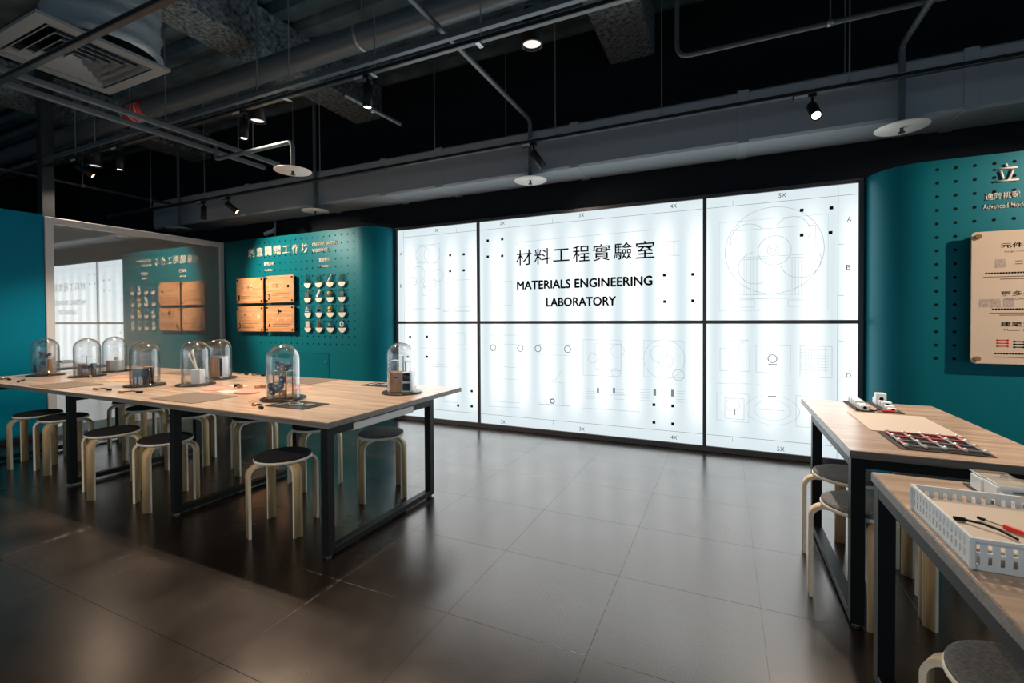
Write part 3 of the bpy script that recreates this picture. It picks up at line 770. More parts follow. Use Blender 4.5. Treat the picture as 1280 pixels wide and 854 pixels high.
def make_stool(label, felt):
    t = thing('stool', label, 'stool', (0, 0, 0), 0, 'round bentwood stools')
    R = 0.168
    m_ = MB(); m_.lathe([(0.001, SEAT_H - 0.036), (R - .012, SEAT_H - 0.036), (R - 0.004, SEAT_H - 0.033), (R, SEAT_H - 0.028), (R, SEAT_H - 0.020), (R - .003, SEAT_H - .016), (0.001, SEAT_H - 0.016)], 40)
    m_.build('seat_ring', 'birch_edge', t)
    m_ = MB(); m_.lathe([(0.001, SEAT_H - 0.0155), (R - .004, SEAT_H - 0.0155), (R - .004, SEAT_H - 0.008), (R - .016, SEAT_H - .002), (R - .05, SEAT_H), (0.001, SEAT_H)], 40)
    m_.build('cushion', felt, t)
    th = 0.016; w = 0.052
    zt = SEAT_H - 0.036 - th / 2 - 0.0008
    rb = 0.055; rx = 0.205
    pts = [(0.075, zt)] + [(rx - rb + rb * math.sin(math.radians(a)), zt - rb + rb * math.cos(math.radians(a))) for a in range(0, 91, 10)] + [(rx, 0.001)]
    vs, flat, edge, ends = MB().strip(pts, w, th)
    for k in range(4):
        me = bpy.data.meshes.new('leg'); me.from_pydata([tuple(v) for v in vs], [], flat + edge + ends); me.update()
        me.materials.append(BIRCH); me.materials.append(BIRCHEDGE)
        for i, p in enumerate(me.polygons):
            p.material_index = 1 if len(flat) <= i < len(flat) + len(edge) else 0
            p.use_smooth = i < len(flat)
        link('leg', me, t, (0, 0, 0), (0, 0, PI / 4 + k * PI / 2))
    return t


def place(proto, x, y, rz, label, first=[True]):
    o = copy_tree(proto); o.location = (x, y, 0); o.rotation_euler = (0, 0, math.radians(rz)); o['label'] = label
    return o


pd = make_stool('stool', 'charcoal_felt'); pg = make_stool('stool', 'grey_felt')
STOOLS = [
    (pd, -2.528, 2.04, 27, 'birch stool with charcoal cushion at the near corner leg of the long table'),
    (pg, -2.34, 2.735, 45, 'birch stool with grey cushion under the cable tray end of the long table'),
    (pd, -3.668, 1.985, -15, 'birch stool with charcoal cushion beside the second table leg, half hidden by it'),
    (pd, -4.290, 1.95, -17, 'birch stool with charcoal cushion standing between two black legs of the long table'),
    (pd, -5.34, 2.066, -7, 'birch stool with charcoal cushion behind the third black leg of the long table'),
    (pd, -5.762, 2.05, 53, 'birch stool with charcoal cushion nearest the blue wall at the long table'),
    (pd, -5.146, 2.62, 54, 'birch stool tucked under the long table in front of the glass partition'),
    (pd, -5.716, 2.775, 45, 'birch stool at the long table with only one leg showing before the glass partition'),
    (pd, -4.435, 2.612, 45, 'birch stool tucked under the far side of the table between inner black legs'),
    (pd, -3.763, 2.745, -29, 'birch stool under the far side of the table, its cushion hidden behind the tabletop'),
    (pd, -2.99, 2.705, -22, 'birch stool under the far side of the table behind the corner stool'),
    (pg, 0.61, 3.015, 45, 'birch stool with grey cushion under the table with the ball grid, beside its far leg'),
    (pg, 0.575, 2.555, 43, 'birch stool with grey cushion at the near leg of the table with the ball grid'),
    (pg, 0.985, 3.08, 0, 'birch stool with grey cushion deep under the ball grid table, near the teal wall'),
    (pg, 0.955, 2.59, -11, 'birch stool between the ball grid table and the basket table, mostly hidden'),
    (pg, 0.655, 1.44, 10, 'birch stool with grey cushion partly under the table carrying the white basket'),
]
for pr_, x, y, rz, lab in STOOLS: place(pr_, x, y, rz, lab)
for p_ in (pd, pg):
    for ch in list(p_.children): bpy.data.objects.remove(ch)
    bpy.data.objects.remove(p_)

# ---------------------------------------------------------------- domes and exhibits
DR, DH, DT = 0.107, 0.375, 0.003


def dome_profile(r, h):
    p = [(r, 0.0), (r, h - r * 0.95)]
    k = h - r * 0.95
    for a in range(10, 90, 10): p.append((r * math.cos(math.radians(a)) if a < 90 else .0005, k + r * 0.95 * math.sin(math.radians(a))))
    p.append((0.0006, h)); return p


dome_mb = MB(); o_ = dome_profile(DR, DH); i_ = dome_profile(DR - DT, DH - DT)
dome_mb.lathe(o_ + i_[::-1] + [o_[0]], 40)
dome_me = dome_mb.mesh('glass_cover', 'clear_glass')
base_me = MB().lathe([(0.001, 0.0), (0.148, 0.0), (0.150, 0.003), (0.150, 0.009), (0.146, 0.012), (0.001, 0.012)], 40).mesh('base_plate', 'dome_base')
BT = TH + 0.012
DOMES = [(-6.37, 2.33, 'a black gear tower'), (-5.86, 2.46, 'a brown block and a wire rig'), (-6.14, 2.82, 'a brown block and a white cube'), (-4.54, 2.30, 'a grey drum and dark cylinders'),
         (-4.17, 2.50, 'a white box with two sticks'), (-4.41, 2.86, 'a tall brown cabinet'), (-2.835, 2.295, 'a tall gear and axle machine'), (-2.235, 2.85, 'a brown box with black pigeonholes')]
for x, y, d in DOMES:
    t = thing('glass_dome', 'clear glass dome covering %s on the long table' % d, 'glass dome', (x, y, TH), 0, 'glass domes on the long table')
    link('base_plate', base_me, t); link('glass_cover', dome_me, t, (0, 0, 0.0122))


def gear(m_, c, r, t, axis='Y', n=10):
    poly = []
    for k in range(n):
        a = 2 * PI * k / n; da = 2 * PI / n
        for f_, rr in ((0, r), (.3, r), (.5, r * .8), (.8, r * .8)): poly.append((rr * math.cos(a + f_ * da), rr * math.sin(a + f_ * da)))
    mm = Matrix.Translation(c)
    if axis == 'Y': mm = mm @ Matrix.Rotation(PI / 2, 4, 'X')
    elif axis == 'X': mm = mm @ Matrix.Rotation(PI / 2, 4, 'Y')
    m_.prism(poly, -t / 2, t / 2, False, mm)


def exhibit(i, label, rz=0):
    x, y, _ = DOMES[i]
    return thing('exhibit', label, 'model', (x, y, BT), math.radians(rz), 'models under the glass domes')


def gear_tower(t, h, wood):
    MB().bbox(-.055, .055, -.045, .045, .0005, .012, .002).build('plinth', 'box_wood', t)
    for sx, sy in ((-.05, -.035), (.0, -.035), (.05, -.035), (-.05, .035), (.05, .035)):
        MB().bbox(sx - .005, sx + .005, sy - .005, sy + .005, .012, h * .62, .001).build('post', 'brass' if wood else 'galvanised', t)
    for zz in (.35, .48, .62):
        MB().bbox(-.058, .058, -.042, .042, h * zz, h * zz + .005, .001).build('shelf', 'galvanised', t)
    rr = random.Random(3)
    for gi, (gx, gy, gz, gr) in enumerate(((-.045, -.055, .16, .028), (-.012, -.055, .24, .032), (-.062, -.05, .28, .024), (.03, -.05, .12, .026), (.035, -.05, .45, .026), (.02, -.05, .30, .026), (-.02, -.02, .72, .026), (.02, -.03, .68, .03), (.05, -.03, .70, .022))):
        m_ = MB(); gear(m_, (gx, gy, h * gz), gr, .012, n=12); m_.build('gear', ('black_metal', 'pipe_grey', 'pipe_dark', 'brass')[gi % 4], t); MB().cyl((gx, gy - .010, h * gz), (gx, gy + .012, h * gz), gr * .3, 8).build('hub', 'chrome', t)
    for (gx, gz, l) in ((-.02, .62, .2), (.02, .62, .12), (.045, .62, .1)):
        MB().cyl((gx, -.02, h * gz), (gx, -.02, h * (gz + l)), .004, 8).build('axle', 'chrome', t)
    for (gx, gy, gz) in ((-.022, -.03, .84), (.008, -.02, .78), (.05, 0, .76)):
        MB().sphere((gx, gy, h * gz), .017).build('ball', 'black_metal', t)


t = exhibit(0, 'black gear tower with balls and metal shelves under the dome by the blue wall', 15)
gear_tower(t, .27, False); MB().bbox(.062, .082, -.03, .01, .0005, .16, .002).build('side_block', 'box_wood', t)
t = exhibit(1, 'small brown block with a thin wire mast and two black balls', 20)
MB().bbox(-.082, -.042, -.03, .03, .0005, .115, .002).build('block', 'box_wood', t)
MB().bbox(.06, .078, -.03, .02, .0005, .12, .002).build('side_block', 'black_metal', t)
MB().bbox(-.03, .055, -.03, .03, .0005, .03, .002).build('plinth', 'box_wood', t)
m_ = MB(); m_.cyl((-.005, 0, .03), (-.005, 0, .20), .003, 6); m_.cyl((-.06, 0, .185), (.05, 0, .185), .002, 6); m_.build('mast', 'galvanised', t)
for a in (-.018, .028): MB().sphere((a, -.02, .085), .020).build('ball', 'black_metal', t); MB().bbox(a - .008, a + .008, -.03, -.01, .03, .068, .001).build('pillar', 'white_plastic', t)
t = exhibit(2, 'white cube box with a cork on top beside a brown block', 20)
MB().bbox(-.080, -.028, -.03, .03, .0005, .11, .002).build('block', 'box_wood', t)
c_ = MB().bbox(-.02, .075, -.045, .04, .0005, .115, .002).build('cube', 'white_plastic', t)
MB().cyl((.02, 0, .115), (.02, 0, .145), .016, 12, .019).build('cork', 'sign_wood', t)
t = exhibit(3, 'grey drum with dark cylinders and metal tubes under a dome', 10)
MB().lathe([(.001, .0005), (.044, .0005), (.046, .004), (.046, .135), (.042, .14), (.001, .14)], 24, Matrix.Translation((-.048, -.01, 0))).build('drum', 'pipe_grey', t)
for (a, b_, r, h, m__) in ((.015, -.05, .014, .075, 'chrome'), (.012, 0, .02, .13, 'pipe_dark'), (.05, -.02, .020, .14, 'black_metal'), (.045, -.06, .010, .06, 'chrome'), (.078, 0, .012, .15, 'black_metal'), (-.012, -.066, .009, .07, 'chrome')):
    MB().cyl((a, b_, .0005), (a, b_, h), r, 14).build('cylinder', m__, t)
MB().bbox(-.02, .06, .0, .03, .14, .152, .001).build('cap_plate', 'sign_wood', t)
t = exhibit(4, 'plain white box with two slanting wooden sticks under a dome', 25)
MB().bbox(-.018, .058, -.035, .035, .0005, .125, .002).build('box', 'white_plastic', t)
for a, b_ in ((-.05, .23), (-.02, .25)):
    m_ = MB(); m_.cyl((.01, 0, .126), (a, .0, b_), .006, 8); m_.cyl((a, 0, b_), (a - .01, 0, b_ + .035), .010, 8); m_.build('stick', 'birch_edge', t)
m_ = MB(); m_.tube([(-.02, -.03, .01), (-.05, -.04, .02), (-.07, -.03, .006)], .003, 6); m_.build('wire', 'black_metal', t)
t = exhibit(5, 'tall brown cabinet with a white-edged black niche under the back dome', 20)
MB().bbox(-.075, .022, -.04, .05, .0005, .20, .002).build('cabinet', 'box_wood', t)
n_ = MB().bbox(.024, .062, -.035, .045, .0005, .20, .002).build('niche_frame', 'white_plastic', t)
MB().box(.030, .057, -.0362, -.0352, .015, .185).build('niche', 'black_ink', n_)
MB().box(-.076, .063, -.041, .051, .2005, .205).build('lid', 'galvanised', t)
t = exhibit(6, 'tall machine of gears, axles and brass posts under the dome nearest the corner leg', 12)
gear_tower(t, .30, True); MB().bbox(.025, .058, -.046, -.04, .012, .06, .001).build('front_plate', 'box_wood', t)
t = exhibit(7, 'brown box with black pigeonholes and white posts on top', 22)
MB().bbox(-.080, .012, -.05, .05, .0005, .15, .002).build('box', 'box_wood', t)
MB().box(-.045, -.02, -.0512, -.0502, .105, .115).build('slot', 'black_ink', t)
n_ = MB().bbox(.0125, .080, -.05, .05, .0005, .15, .002).build('pigeonholes', 'white_plastic', t)
for a in ((.012, .066), (.082, .142)): MB().box(.019, .074, -.0512, -.0502, a[0], a[1]).build('compartment', 'black_ink', n_)
for a, h in ((-.035, .235), (.012, .27), (.03, .225)): MB().cyl((a, 0, .15), (a, 0, h), .005, 8).build('post', 'galvanised', t)
m_ = MB(); m_.bbox(-.07, -.02, -.02, .02, .235, .239, .001); m_.bbox(-.02, .05, -.02, .02, .27, .274, .001); m_.bbox(.01, .07, -.02, .02, .225, .229, .001); m_.build('platform', 'white_plastic', t)

# ---------------------------------------------------------------- items lying on the long table
def flat_poly(name, label, cat, pts, z0, th, m, group=None):
    cx = sum(p[0] for p in pts) / len(pts); cy = sum(p[1] for p in pts) / len(pts)
    o = MB().prism([(p[0] - cx, p[1] - cy) for p in pts], 0.0005, th).build(name, m, None, (cx, cy, z0)); tag(o, label, cat, group); return o


for (a, b_, c, d, lab) in ((-5.46, -4.98, 1.885, 2.20, 'brown square work mat before the dome with the wire rig'), (-3.74, -3.24, 1.92, 2.235, 'brown square work mat before the dome with two sticks'),
                           (-3.73, -3.25, 2.90, 3.22, 'brown work mat at the far table edge behind the gear machine'), (-5.46, -4.98, 2.90, 3.22, 'brown work mat at the far table edge before the glass partition')):
    flat_poly('work_mat', lab, 'mat', [(a, c), (b_, c), (b_, d), (a, d)], TH, .003, 'work_mat', 'brown work mats on the long table')
for (a, b_, c, d, lab) in ((-2.72, -2.375, 2.06, 2.275, 'black glossy square plate with small parts before the gear machine'), (-2.80, -2.48, 3.02, 3.20, 'black glossy plate at the far table edge near the rounded wall')):
    t = thing('black_plate', lab, 'plate', ((a + b_) / 2, (c + d) / 2, TH), 0, 'black plates on the long table')
    w, h = (b_ - a) / 2, (d - c) / 2
    MB().bbox(-w, w, -h, h, 0.0005, 0.004, .001).build('sheet', 'dome_base', t)
    m_ = MB(); m_.tube([(-w * .6, -h * .7, .008), (-w * .3, -h * .2, .014), (0, -h * .5, .008), (w * .3, 0, .012)], .004, 6); m_.build('wire', 'galvanised', t)
    MB().bbox(-w * .2, w * .1, 0, h * .3, .004, .012, .001).build('part', 'chrome', t)
    MB().bbox(w * .35, w * .7, -h * .2, h * .4, .004, .009, .001).build('part', 'work_mat', t)


def test_lead(x, y, rz, label, clip='black_metal', L_=0.14):
    t = thing('clip_lead', label, 'cable', (x, y, TH), math.radians(rz), 'clip leads on the long table')
    m_ = MB(); m_.tube([(-L_ / 2, 0, .008), (-L_ / 4, .02, .010), (0, .025, .012), (L_ / 4, .01, .009), (L_ / 2, 0, .009)], .0045, 6); m_.build('wire', 'black_metal', t)
    for s in (-1, 1):
        m_ = MB(); m_.bbox(s * L_ / 2 - .024, s * L_ / 2 + .024, -.008, .008, .0008, .016, .002); m_.build('clip', clip if s > 0 else 'brass', t)


for px, py, rz, lab in ((128, 488, 10, 'black clip lead before the grey drum dome'), (163, 491.5, 25, 'looped black clip lead beside the brown work mat'), (322, 509, -20, 'clip lead lying before the gear machine dome'),
                        (303, 468.5, -5, 'thin clip lead at the far table edge by the teal wall'), (323, 470, 0, 'short clip lead at the far edge beside the gear machine'), (7, 475, 0, 'black clip lead at the table end by the blue wall'), (26, 477, -30, 'small clip lead before the black gear tower dome')):
    p_ = at(px, py, z=TH); test_lead(p_.x, p_.y, rz, lab)


def blob(cx, cy, r, n, k, seed, sx=1.4):
    rr = random.Random(seed)
    return [(cx + sx * r * (1 + k * rr.uniform(-1, 1)) * math.cos(2 * PI * i / n), cy + r * (1 + k * rr.uniform(-1, 1)) * math.sin(2 * PI * i / n)) for i in range(n)]


for i, (px, py, r, m__, lab) in enumerate(((274, 486, .10, 'pink_card', 'ragged pink card cutout beside the dome with two sticks'), (309, 491.5, .075, 'pink_card', 'round pink card disc beside the gear machine dome'),
                                          (298, 483, .06, 'cream_board', 'pale crumpled paper scrap in the middle of the table'), (287, 490, .07, 'paper_sheet', 'pale paper scrap behind the brown work mat'), (378, 485, .07, 'pink_card', 'pink card strip behind the gear machine'),
                                          (145, 476, .11, 'sign_wood', 'orange patterned card beside the grey drum dome'), (150, 471, .06, 'pink_card', 'small pink card behind the grey drum dome'))):
    p_ = at(px, py, z=TH); flat_poly('card_cutout', lab, 'card', blob(p_.x, p_.y, r, 14, .28 if i != 1 else .03, i), TH, .003 if i != 1 else .012, m__, 'card cutouts on the long table')
for i, (px, py, m__, lab) in enumerate(((300, 485, 'brass', 'brass wheel part lying among the pink cards'), (322, 485.5, 'sign_wood', 'small wooden cog beside the gear machine dome'), (329, 485, 'box_wood', 'brown cog touching the gear machine dome'), (296, 484, 'black_metal', 'tiny black motor among the pink cards'))):
    p_ = at(px, py, z=TH); m_ = MB(); gear(m_, (0, 0, .012), .022, .022, 'Z', 9); o = m_.build('cog', m__, None, (p_.x, p_.y, TH + .0005)); tag(o, lab, 'cog', 'loose cogs on the long table')

# ---------------------------------------------------------------- right tables
o = flat_poly('cream_sheet', 'pale cream sheet lying behind the ball grid', 'sheet', [(.655, 2.795), (1.0, 2.795), (1.0, 3.285), (.655, 3.285)], TH, .004, 'paper_sheet')
t = thing('ball_grid', 'grid of steel balls joined by pink and grey rods on a black mat', 'toy', (.826, 2.612, TH), 0)
MB().bbox(-.152, .152, -.163, .163, .0005, .004, .001).build('mat', 'dark_felt_tray', t)
gx = [-.125 + i * .0635 for i in range(5)]; gy = [-.135 + j * .088 for j in range(4)]
ball_me = MB().sphere((0, 0, 0), .0095, 10, 6).mesh('ball', 'steel_ball')
for i, x in enumerate(gx):
    for j, y in enumerate(gy):
        link('ball', ball_me, t, (x, y, .0145))
        if i < 4: MB().cyl((x + .009, y, .012), (gx[i + 1] - .009, y, .012), .0055, 8).build('rod', 'pink_rod' if j >= 2 else 'grey_rod', t)
        if j < 3: MB().cyl((x, y + .009, .012), (x, gy[j + 1] - .009, .012), .0055, 8).build('rod', 'pink_rod' if (i + j) % 3 == 0 or j == 2 else 'grey_rod', t)


def block_tray(label, short, x0, x1, y0, y1, blocks, m__='white_plastic', grp='trays of white blocks'):
    cx, cy = (x0 + x1) / 2, (y0 + y1) / 2
    t = thing('black_tray', label, 'tray', (cx, cy, TH), 0, grp)
    w, h = (x1 - x0) / 2, (y1 - y0) / 2
    MB().bbox(-w, w, -h, h, .0005, .005, .001).build('bottom', 'dark_felt_tray', t)
    for k, (bx, by, bz, s, bh, hole_) in enumerate(blocks):
        b0 = thing('magnet_block', '%s white block from the light wall end in the %s' % (('first', 'second', 'third', 'fourth', 'fifth', 'last')[k], short), 'block', (cx + bx, cy + by, TH + .0055 + bz), 0, 'white blocks in the trays')
        MB().bbox(-s / 2, s / 2, -s / 2, s / 2, 0, bh, .003).build('body', m__, b0)
        if hole_: MB().cyl((0, -s / 2 - .0008, bh * .55), (0, -s / 2 + .002, bh * .55), s * .22, 12).build('hole', 'black_ink', b0)


block_tray('flat black tray at the table corner by the light wall', 'corner tray', .712, .802, 3.345, 3.70, [(-.002, .13 - k * .056, 0, .045, .04 if k < 4 else .03, k in (2, 4, 5)) for k in range(6)])
block_tray('flat black tray beside the teal wall', 'tray by the teal wall', .845, .94, 3.345, 3.70, [(-.002, .14, 0, .045, .04, False), (-.002, .085, 0, .052, .075, True), (-.002, .025, 0, .045, .035, False), (.0, -.03, 0, .045, .04, True), (.0, -.085, 0, .045, .025, False), (-.002, -.14, 0, .04, .02, True)])
p_ = at(1097, 514.5, z=TH); q_ = at(1122, 516.5, z=TH)
t = thing('screwdriver', 'slim black and red screwdriver lying before the trays', 'tool', (p_.x, p_.y - .02, TH), 0)
MB().cyl((-.11, 0, .007), (-.01, 0, .007), .004, 8).build('shaft', 'black_metal', t); MB().cyl((-.01, 0, .0085), (.012, 0, .0085), .008, 10).build('collar', 'chrome', t); MB().cyl((.012, 0, .0085), (.075, 0, .0085), .008, 10).build('handle', 'red_plastic', t)

# basket
t = thing('plastic_basket', 'shallow white plastic basket with slotted sides on the table edge', 'basket', (.64, 1.525, TH), 0)
bw, bh_, bz = .142, .178, .072
MB().bbox(-bw + .004, bw - .004, -bh_ + .004, bh_ - .004, .0005, .005, .001).build('bottom', 'white_plastic', t)
def slotted(n, length):
    """wall panel in X-Z with two rows of slots"""
    m_ = MB(); y0, y1 = -.002, .002
    m_.box(-length, length, y0, y1, 0.001, .014); m_.box(-length, length, y0, y1, .032, .040); m_.box(-length, length, y0, y1, .058, .066)
    pitch = 2 * length / n
    for r0, r1 in ((.014, .032), (.040, .058)):
        for k in range(n + 1):
            x = -length + k * pitch; a = max(-length, x - pitch * .3); b2 = min(length, x + pitch * .3)
            m_.box(a, b2, y0, y1, r0, r1)
    return m_
for nm, loc, rz, n, ln in (('side', (0, -bh_ + .002, 0), 0, 14, bw), ('side', (0, bh_ - .002, 0), 0, 14, bw), ('side', (-bw + .002, 0, 0), PI / 2, 16, bh_ - .004), ('side', (bw - .002, 0, 0), PI / 2, 16, bh_ - .004)):
    slotted(n, ln).build(nm, 'white_plastic', t, loc, (0, 0, rz))
m_ = MB(); m_.box(-bw - .005, bw + .005, -bh_ - .005, -bh_ + .003, .066, bz); m_.box(-bw - .005, bw + .005, bh_ - .003, bh_ + .005, .066, bz); m_.box(-bw - .005, -bw + .003, -bh_ + .003, bh_ - .003, .066, bz); m_.box(bw - .003, bw + .005, -bh_ + .003, bh_ - .003, .066, bz)
m_.build('rim', 'white_plastic', t)
for sx in (-1, 1):
    for sy in (-1, 1): MB().bbox(sx * bw - .006, sx * bw + .006, sy * bh_ - .006, sy * bh_ + .006, .001, .068, .003).build('corner_post', 'white_plastic', t)
lb = MB().bbox(-.005, .10, -bh_ - .008, -bh_ - .001, .006, .030, .001).build('name_plate', 'black_ink', t)
o = MB().bbox(-.13, .13, -.165, .165, 0, .003, .001).build('white_sheet', 'paper_sheet', None, (.64, 1.525, TH + .0405)); tag(o, 'white printed sheet lying in the plastic basket', 'sheet')
m_ = MB(); m_.bbox(-.128, .128, -.163, .163, 0, .0335, .002); o = m_.build('card_stack', 'paper_sheet', None, (.64, 1.525, TH + .0062)); tag(o, 'stack of cream cards filling the plastic basket', 'cards')
ZI = TH + .0442
t = thing('cable', 'thin black cable with a thick plug lying in the plastic basket', 'cable', (.57, 1.50, ZI))
m_ = MB(); m_.tube([(-.022, .02, .006), (0, -.002, .010), (.024, -.026, .008), (.04, -.063, .005)], .0032, 8); m_.build('cord', 'black_metal', t)
m_ = MB(); m_.cyl((-.044, .021, .006), (-.022, .020, .006), .0055, 10); m_.build('plug', 'black_metal', t)
t = thing('soldering_probe', 'red handled probe with a black tip in the plastic basket', 'tool', (.61, 1.515, ZI), math.radians(-54))
MB().cyl((-.045, 0, .006), (-.030, 0, .006), .004, 8).build('tip', 'black_metal', t); MB().cyl((-.030, 0, .006), (.01, 0, .006), .002, 8).build('shaft', 'chrome', t); MB().cyl((.01, 0, .007), (.085, 0, .007), .0065, 12, .005).build('handle', 'red_plastic', t)
# clear boxes behind the basket
for x, lab in ((.795, 'black tray under the white plastic boxes beside the basket'), (.95, 'black tray with one white box farther from the basket')):
    t = thing('black_tray', lab, 'tray', (x, 1.885, TH), 0, 'trays of white blocks')
    MB().bbox(-.072, .072, -.14, .14, .0005, .005, .001).build('bottom', 'dark_felt_tray', t)
for k, (x, y, sx, sy, h, lab) in enumerate(((.768, 1.945, .085, .075, .05, 'white plastic box at the far end of the tray by the basket'), (.772, 1.86, .09, .08, .055, 'white plastic box in the middle of the tray by the basket'), (.768, 1.785, .075, .055, .035, 'low white plastic box nearest the basket'), (.95, 1.90, .11, .11, .045, 'wide white plastic box in the tray farther from the basket'))):
    b0 = thing('plastic_box', lab, 'box', (x, y, TH + .0055)); MB().bbox(-sx / 2, sx / 2, -sy / 2, sy / 2, 0, h, .004).build('body', 'white_plastic', b0)
    MB().bbox(-sx / 2 - .002, sx / 2 + .002, -sy / 2 - .002, sy / 2 + .002, h + .0003, h + .008, .002).build('lid', 'acrylic', b0)
    MB().bbox(-.012, .012, -sy / 2 - .006, -sy / 2 - .0005, h * .3, h * .8, .001).build('latch', 'pipe_dark', b0)

# ================================================================== CEILING
ZB, ZC, ZA = 3.20, 3.00, 3.00
YB, YC, YA = 2.765, 4.075, 1.465
CZ = 4.41   # underside of deck ribs


def track(label, y, z, x0, x1, rods, strut):
    t = thing('lighting_track', label, 'lighting track', (0, y, z), 0, 'lighting tracks')
    MB().bbox(x0, x1, -.018, .018, -.035, 0, .003).build('rail', 'track_black', t)
    m_ = MB(); m_.box(x0, x1, -.0186, -.0181, -.006, -.001); m_.box(x0, x1, -.0186, -.0181, -.034, -.031); m_.build('rail_lip', 'galvanised', t)
    if strut:
        MB().bbox(x0, x1, -.021, .021, .045, .085, .003).build('strut', 'pipe_grey', t)
    for x in rods:
        m_ = MB(); m_.cyl((x, .03 if strut else 0, -.045 if strut else .0005), (x, .03 if strut else 0, 4.41 - z), .005, 8); m_.build('hanger_rod', 'galvanised', t)
        m_ = MB(); m_.bbox(x - .016, x + .016, -.024, .046, -.045 if strut else .001, -.036 if strut else .012, .002); m_.build('hanger_clip', 'galvanised', t)
    return t


xb = lambda px, py, z: at(px, py, z=z).x
track('black track with grey strut above the long table', YB, ZB, -9.5, 5.0, [xb(93, 197, ZB), xb(205, 164, ZB), xb(358, 118, ZB), xb(463, 85, ZB), xb(596, 45, ZB), 0.2, 1.6], True)
track('black track hanging in front of the fabric duct and light wall', YC, ZC, -9.0, 4.5, [xb(200, 262, ZC), xb(265, 250, ZC), xb(400, 222, ZC), xb(543, 196, ZC), xb(694, 169, ZC), xb(827, 145, ZC), xb(1063, 101, ZC), 2.4], False)
track('black track crossing below the square air diffuser', YA, ZA, -9.0, 4.0, [-5.2, -2.2, -.6, .8], False)


def spot(label, x, y, z, aim, watts, angle=70, lit=True, drop=0.075, blen=0.15, col=WARM):
    """cylinder spotlight hung under a track at (x, y, z)"""
    t = thing('track_spotlight', label, 'spotlight', (x, y, z), 0, 'track spotlights')
    MB().bbox(-.075, .075, -.022, .022, -.062, -.036, .003).build('adapter', 'black_metal', t)
    MB().bbox(-.07, .02, -.0235, -.0225, -.060, -.040, .0004).build('adapter_face', 'white_paint', t)
    m_ = MB(); m_.cyl((.05, 0, -.062), (.05, 0, -.062 - drop), .010, 10); m_.build('stem', 'black_metal', t)
    hp = Vector((.05, 0, -.062 - drop)); wp = hp + Vector((x, y, z))
    d = (Vector(aim) - wp).normalized()
    q = d.to_track_quat('-Z', 'Y').to_matrix().to_4x4(); q.translation = hp
    r = 0.036
    m_ = MB(); m_.lathe([(.001, .03), (r - .004, .03), (r, .026), (r, -blen), (r - .004, -blen), (r - .006, -blen + .012), (.001, -blen + .012)], 20, q); m_.build('body', 'black_metal', t)
    lz = q @ Vector((0, 0, -blen + .0125))
    m_ = MB(); m_.lathe([(.001, -blen + .0105), (r - .008, -blen + .0105), (r - .008, -blen + .0115)], 20, q); m_.build('lens', 'lamp_lens_warm' if lit else 'lens_glass', t)
    if lit:
        lp = Vector((x, y, z)) + (q @ Vector((0, 0, -blen - .004)))
        spot_light('lamp_light', t, lp, Vector(lp) + d, watts, angle, 0.6, col)
    return t


for px, py, lab in ((303, 133, 'lit black spotlight on the strut track beside a cylinder pendant'), (452, 86, 'lit black spotlight on the strut track before the rough grey beam'), (150, 178, 'lit black spotlight on the strut track with a bare black stem'), (97, 192, 'lit black spotlight at the strut track joint beside the pendant')):
    x = at(px, py + 3, z=ZB).x
    if px == 97: spot(lab, x, YB, ZB, (-5.2, GY, 1.45), WALL_W, 62)      # washes the pegboard wall
    else: spot(lab, x, YB, ZB, (x + .05, YB - .12, 0), SPOT_W, 95)
x = at(662, 176, z=ZC).x
spot('black spotlight on the track tilted towards the fabric duct', x, YC, ZC, (x + .35, 4.42, 2.35), 9.0, 110, True)
x = at(1013, 118, z=ZC).x
spot('glaring lit spotlight on the track over the fabric duct, facing the room', x - .05, YC, ZC, (.80, 1.9, .75), SPOT_W * .9, 100, True)
x = at(268, 250, z=ZC).x
spot('black spotlight on the track pointing down beside a second one', x - .1, YC, ZC, (x, YC - .1, 0), 10, 60, False)
spot('black spotlight on the track tilted towards the teal pegboard wall', x + .42, YC, ZC, (-5.0, GY + .15, 1.75), 2.0, 90, True)
spot('black spotlight on the strut track aimed at the cream board', 4.2, YB, ZB, (1.75, GY, 1.35), WALL_W * .9, 50, True)
spot('unseen spotlight added on the strut track to brighten the ball grid table', .55, YB, ZB, (.8, 2.6, .75), SPOT_W * .45, 80, True)  # out of view, added for more light on the ball grid table


def pendant(label, px, py, z, watts, pos=None):
    p_ = Vector(pos) if pos else at(px, py, z=z)
    t = thing('pendant_lamp', label, 'pendant lamp', (p_.x, p_.y, z), 0, 'cylinder pendant lamps')
    r, h = .070, .27
    m_ = MB(); m_.lathe([(r - .006, .016), (r - .006, 0.0), (r, 0.0), (r, h - .03), (r - .012, h - .002), (.001, h)], 28); m_.build('body', 'black_metal', t)
    MB().lathe([(r - .002, .0), (r + .003, .0), (r + .003, .006), (r - .002, .006)], 28).build('trim_ring', 'pipe_grey', t)
    MB().lathe([(r + .001, h - .04), (r + .0015, h - .03), (r - .010, h + .003), (.012, h + .006), (.001, h + .006)], 28).build('cap', 'pipe_grey', t)
    MB().lathe([(.001, .015), (r - .012, .015), (r - .008, .017)], 28).build('lens', 'lamp_lens_white', t)
    m_ = MB(); m_.cyl((0, 0, h + .006), (0, 0, 4.41 - z), .008, 8); m_.build('stem', 'galvanised', t)
    spot_light('lamp_light', t, (p_.x, p_.y, z - .004), (p_.x, p_.y, 0), watts, 130, 0.5, (1.0, .80, .60), .05)
    return t


pendant('black cylinder pendant lamp before the open deck ceiling', 665, 57, 3.20, PEND_W)
pendant('black cylinder pendant lamp above the far row of domes, beside a lit spotlight', 322, 152, 3.20, PEND_W)
pendant('black cylinder pendant lamp near the blue wall between two lit spotlights', 119, 208, 3.20, PEND_W)

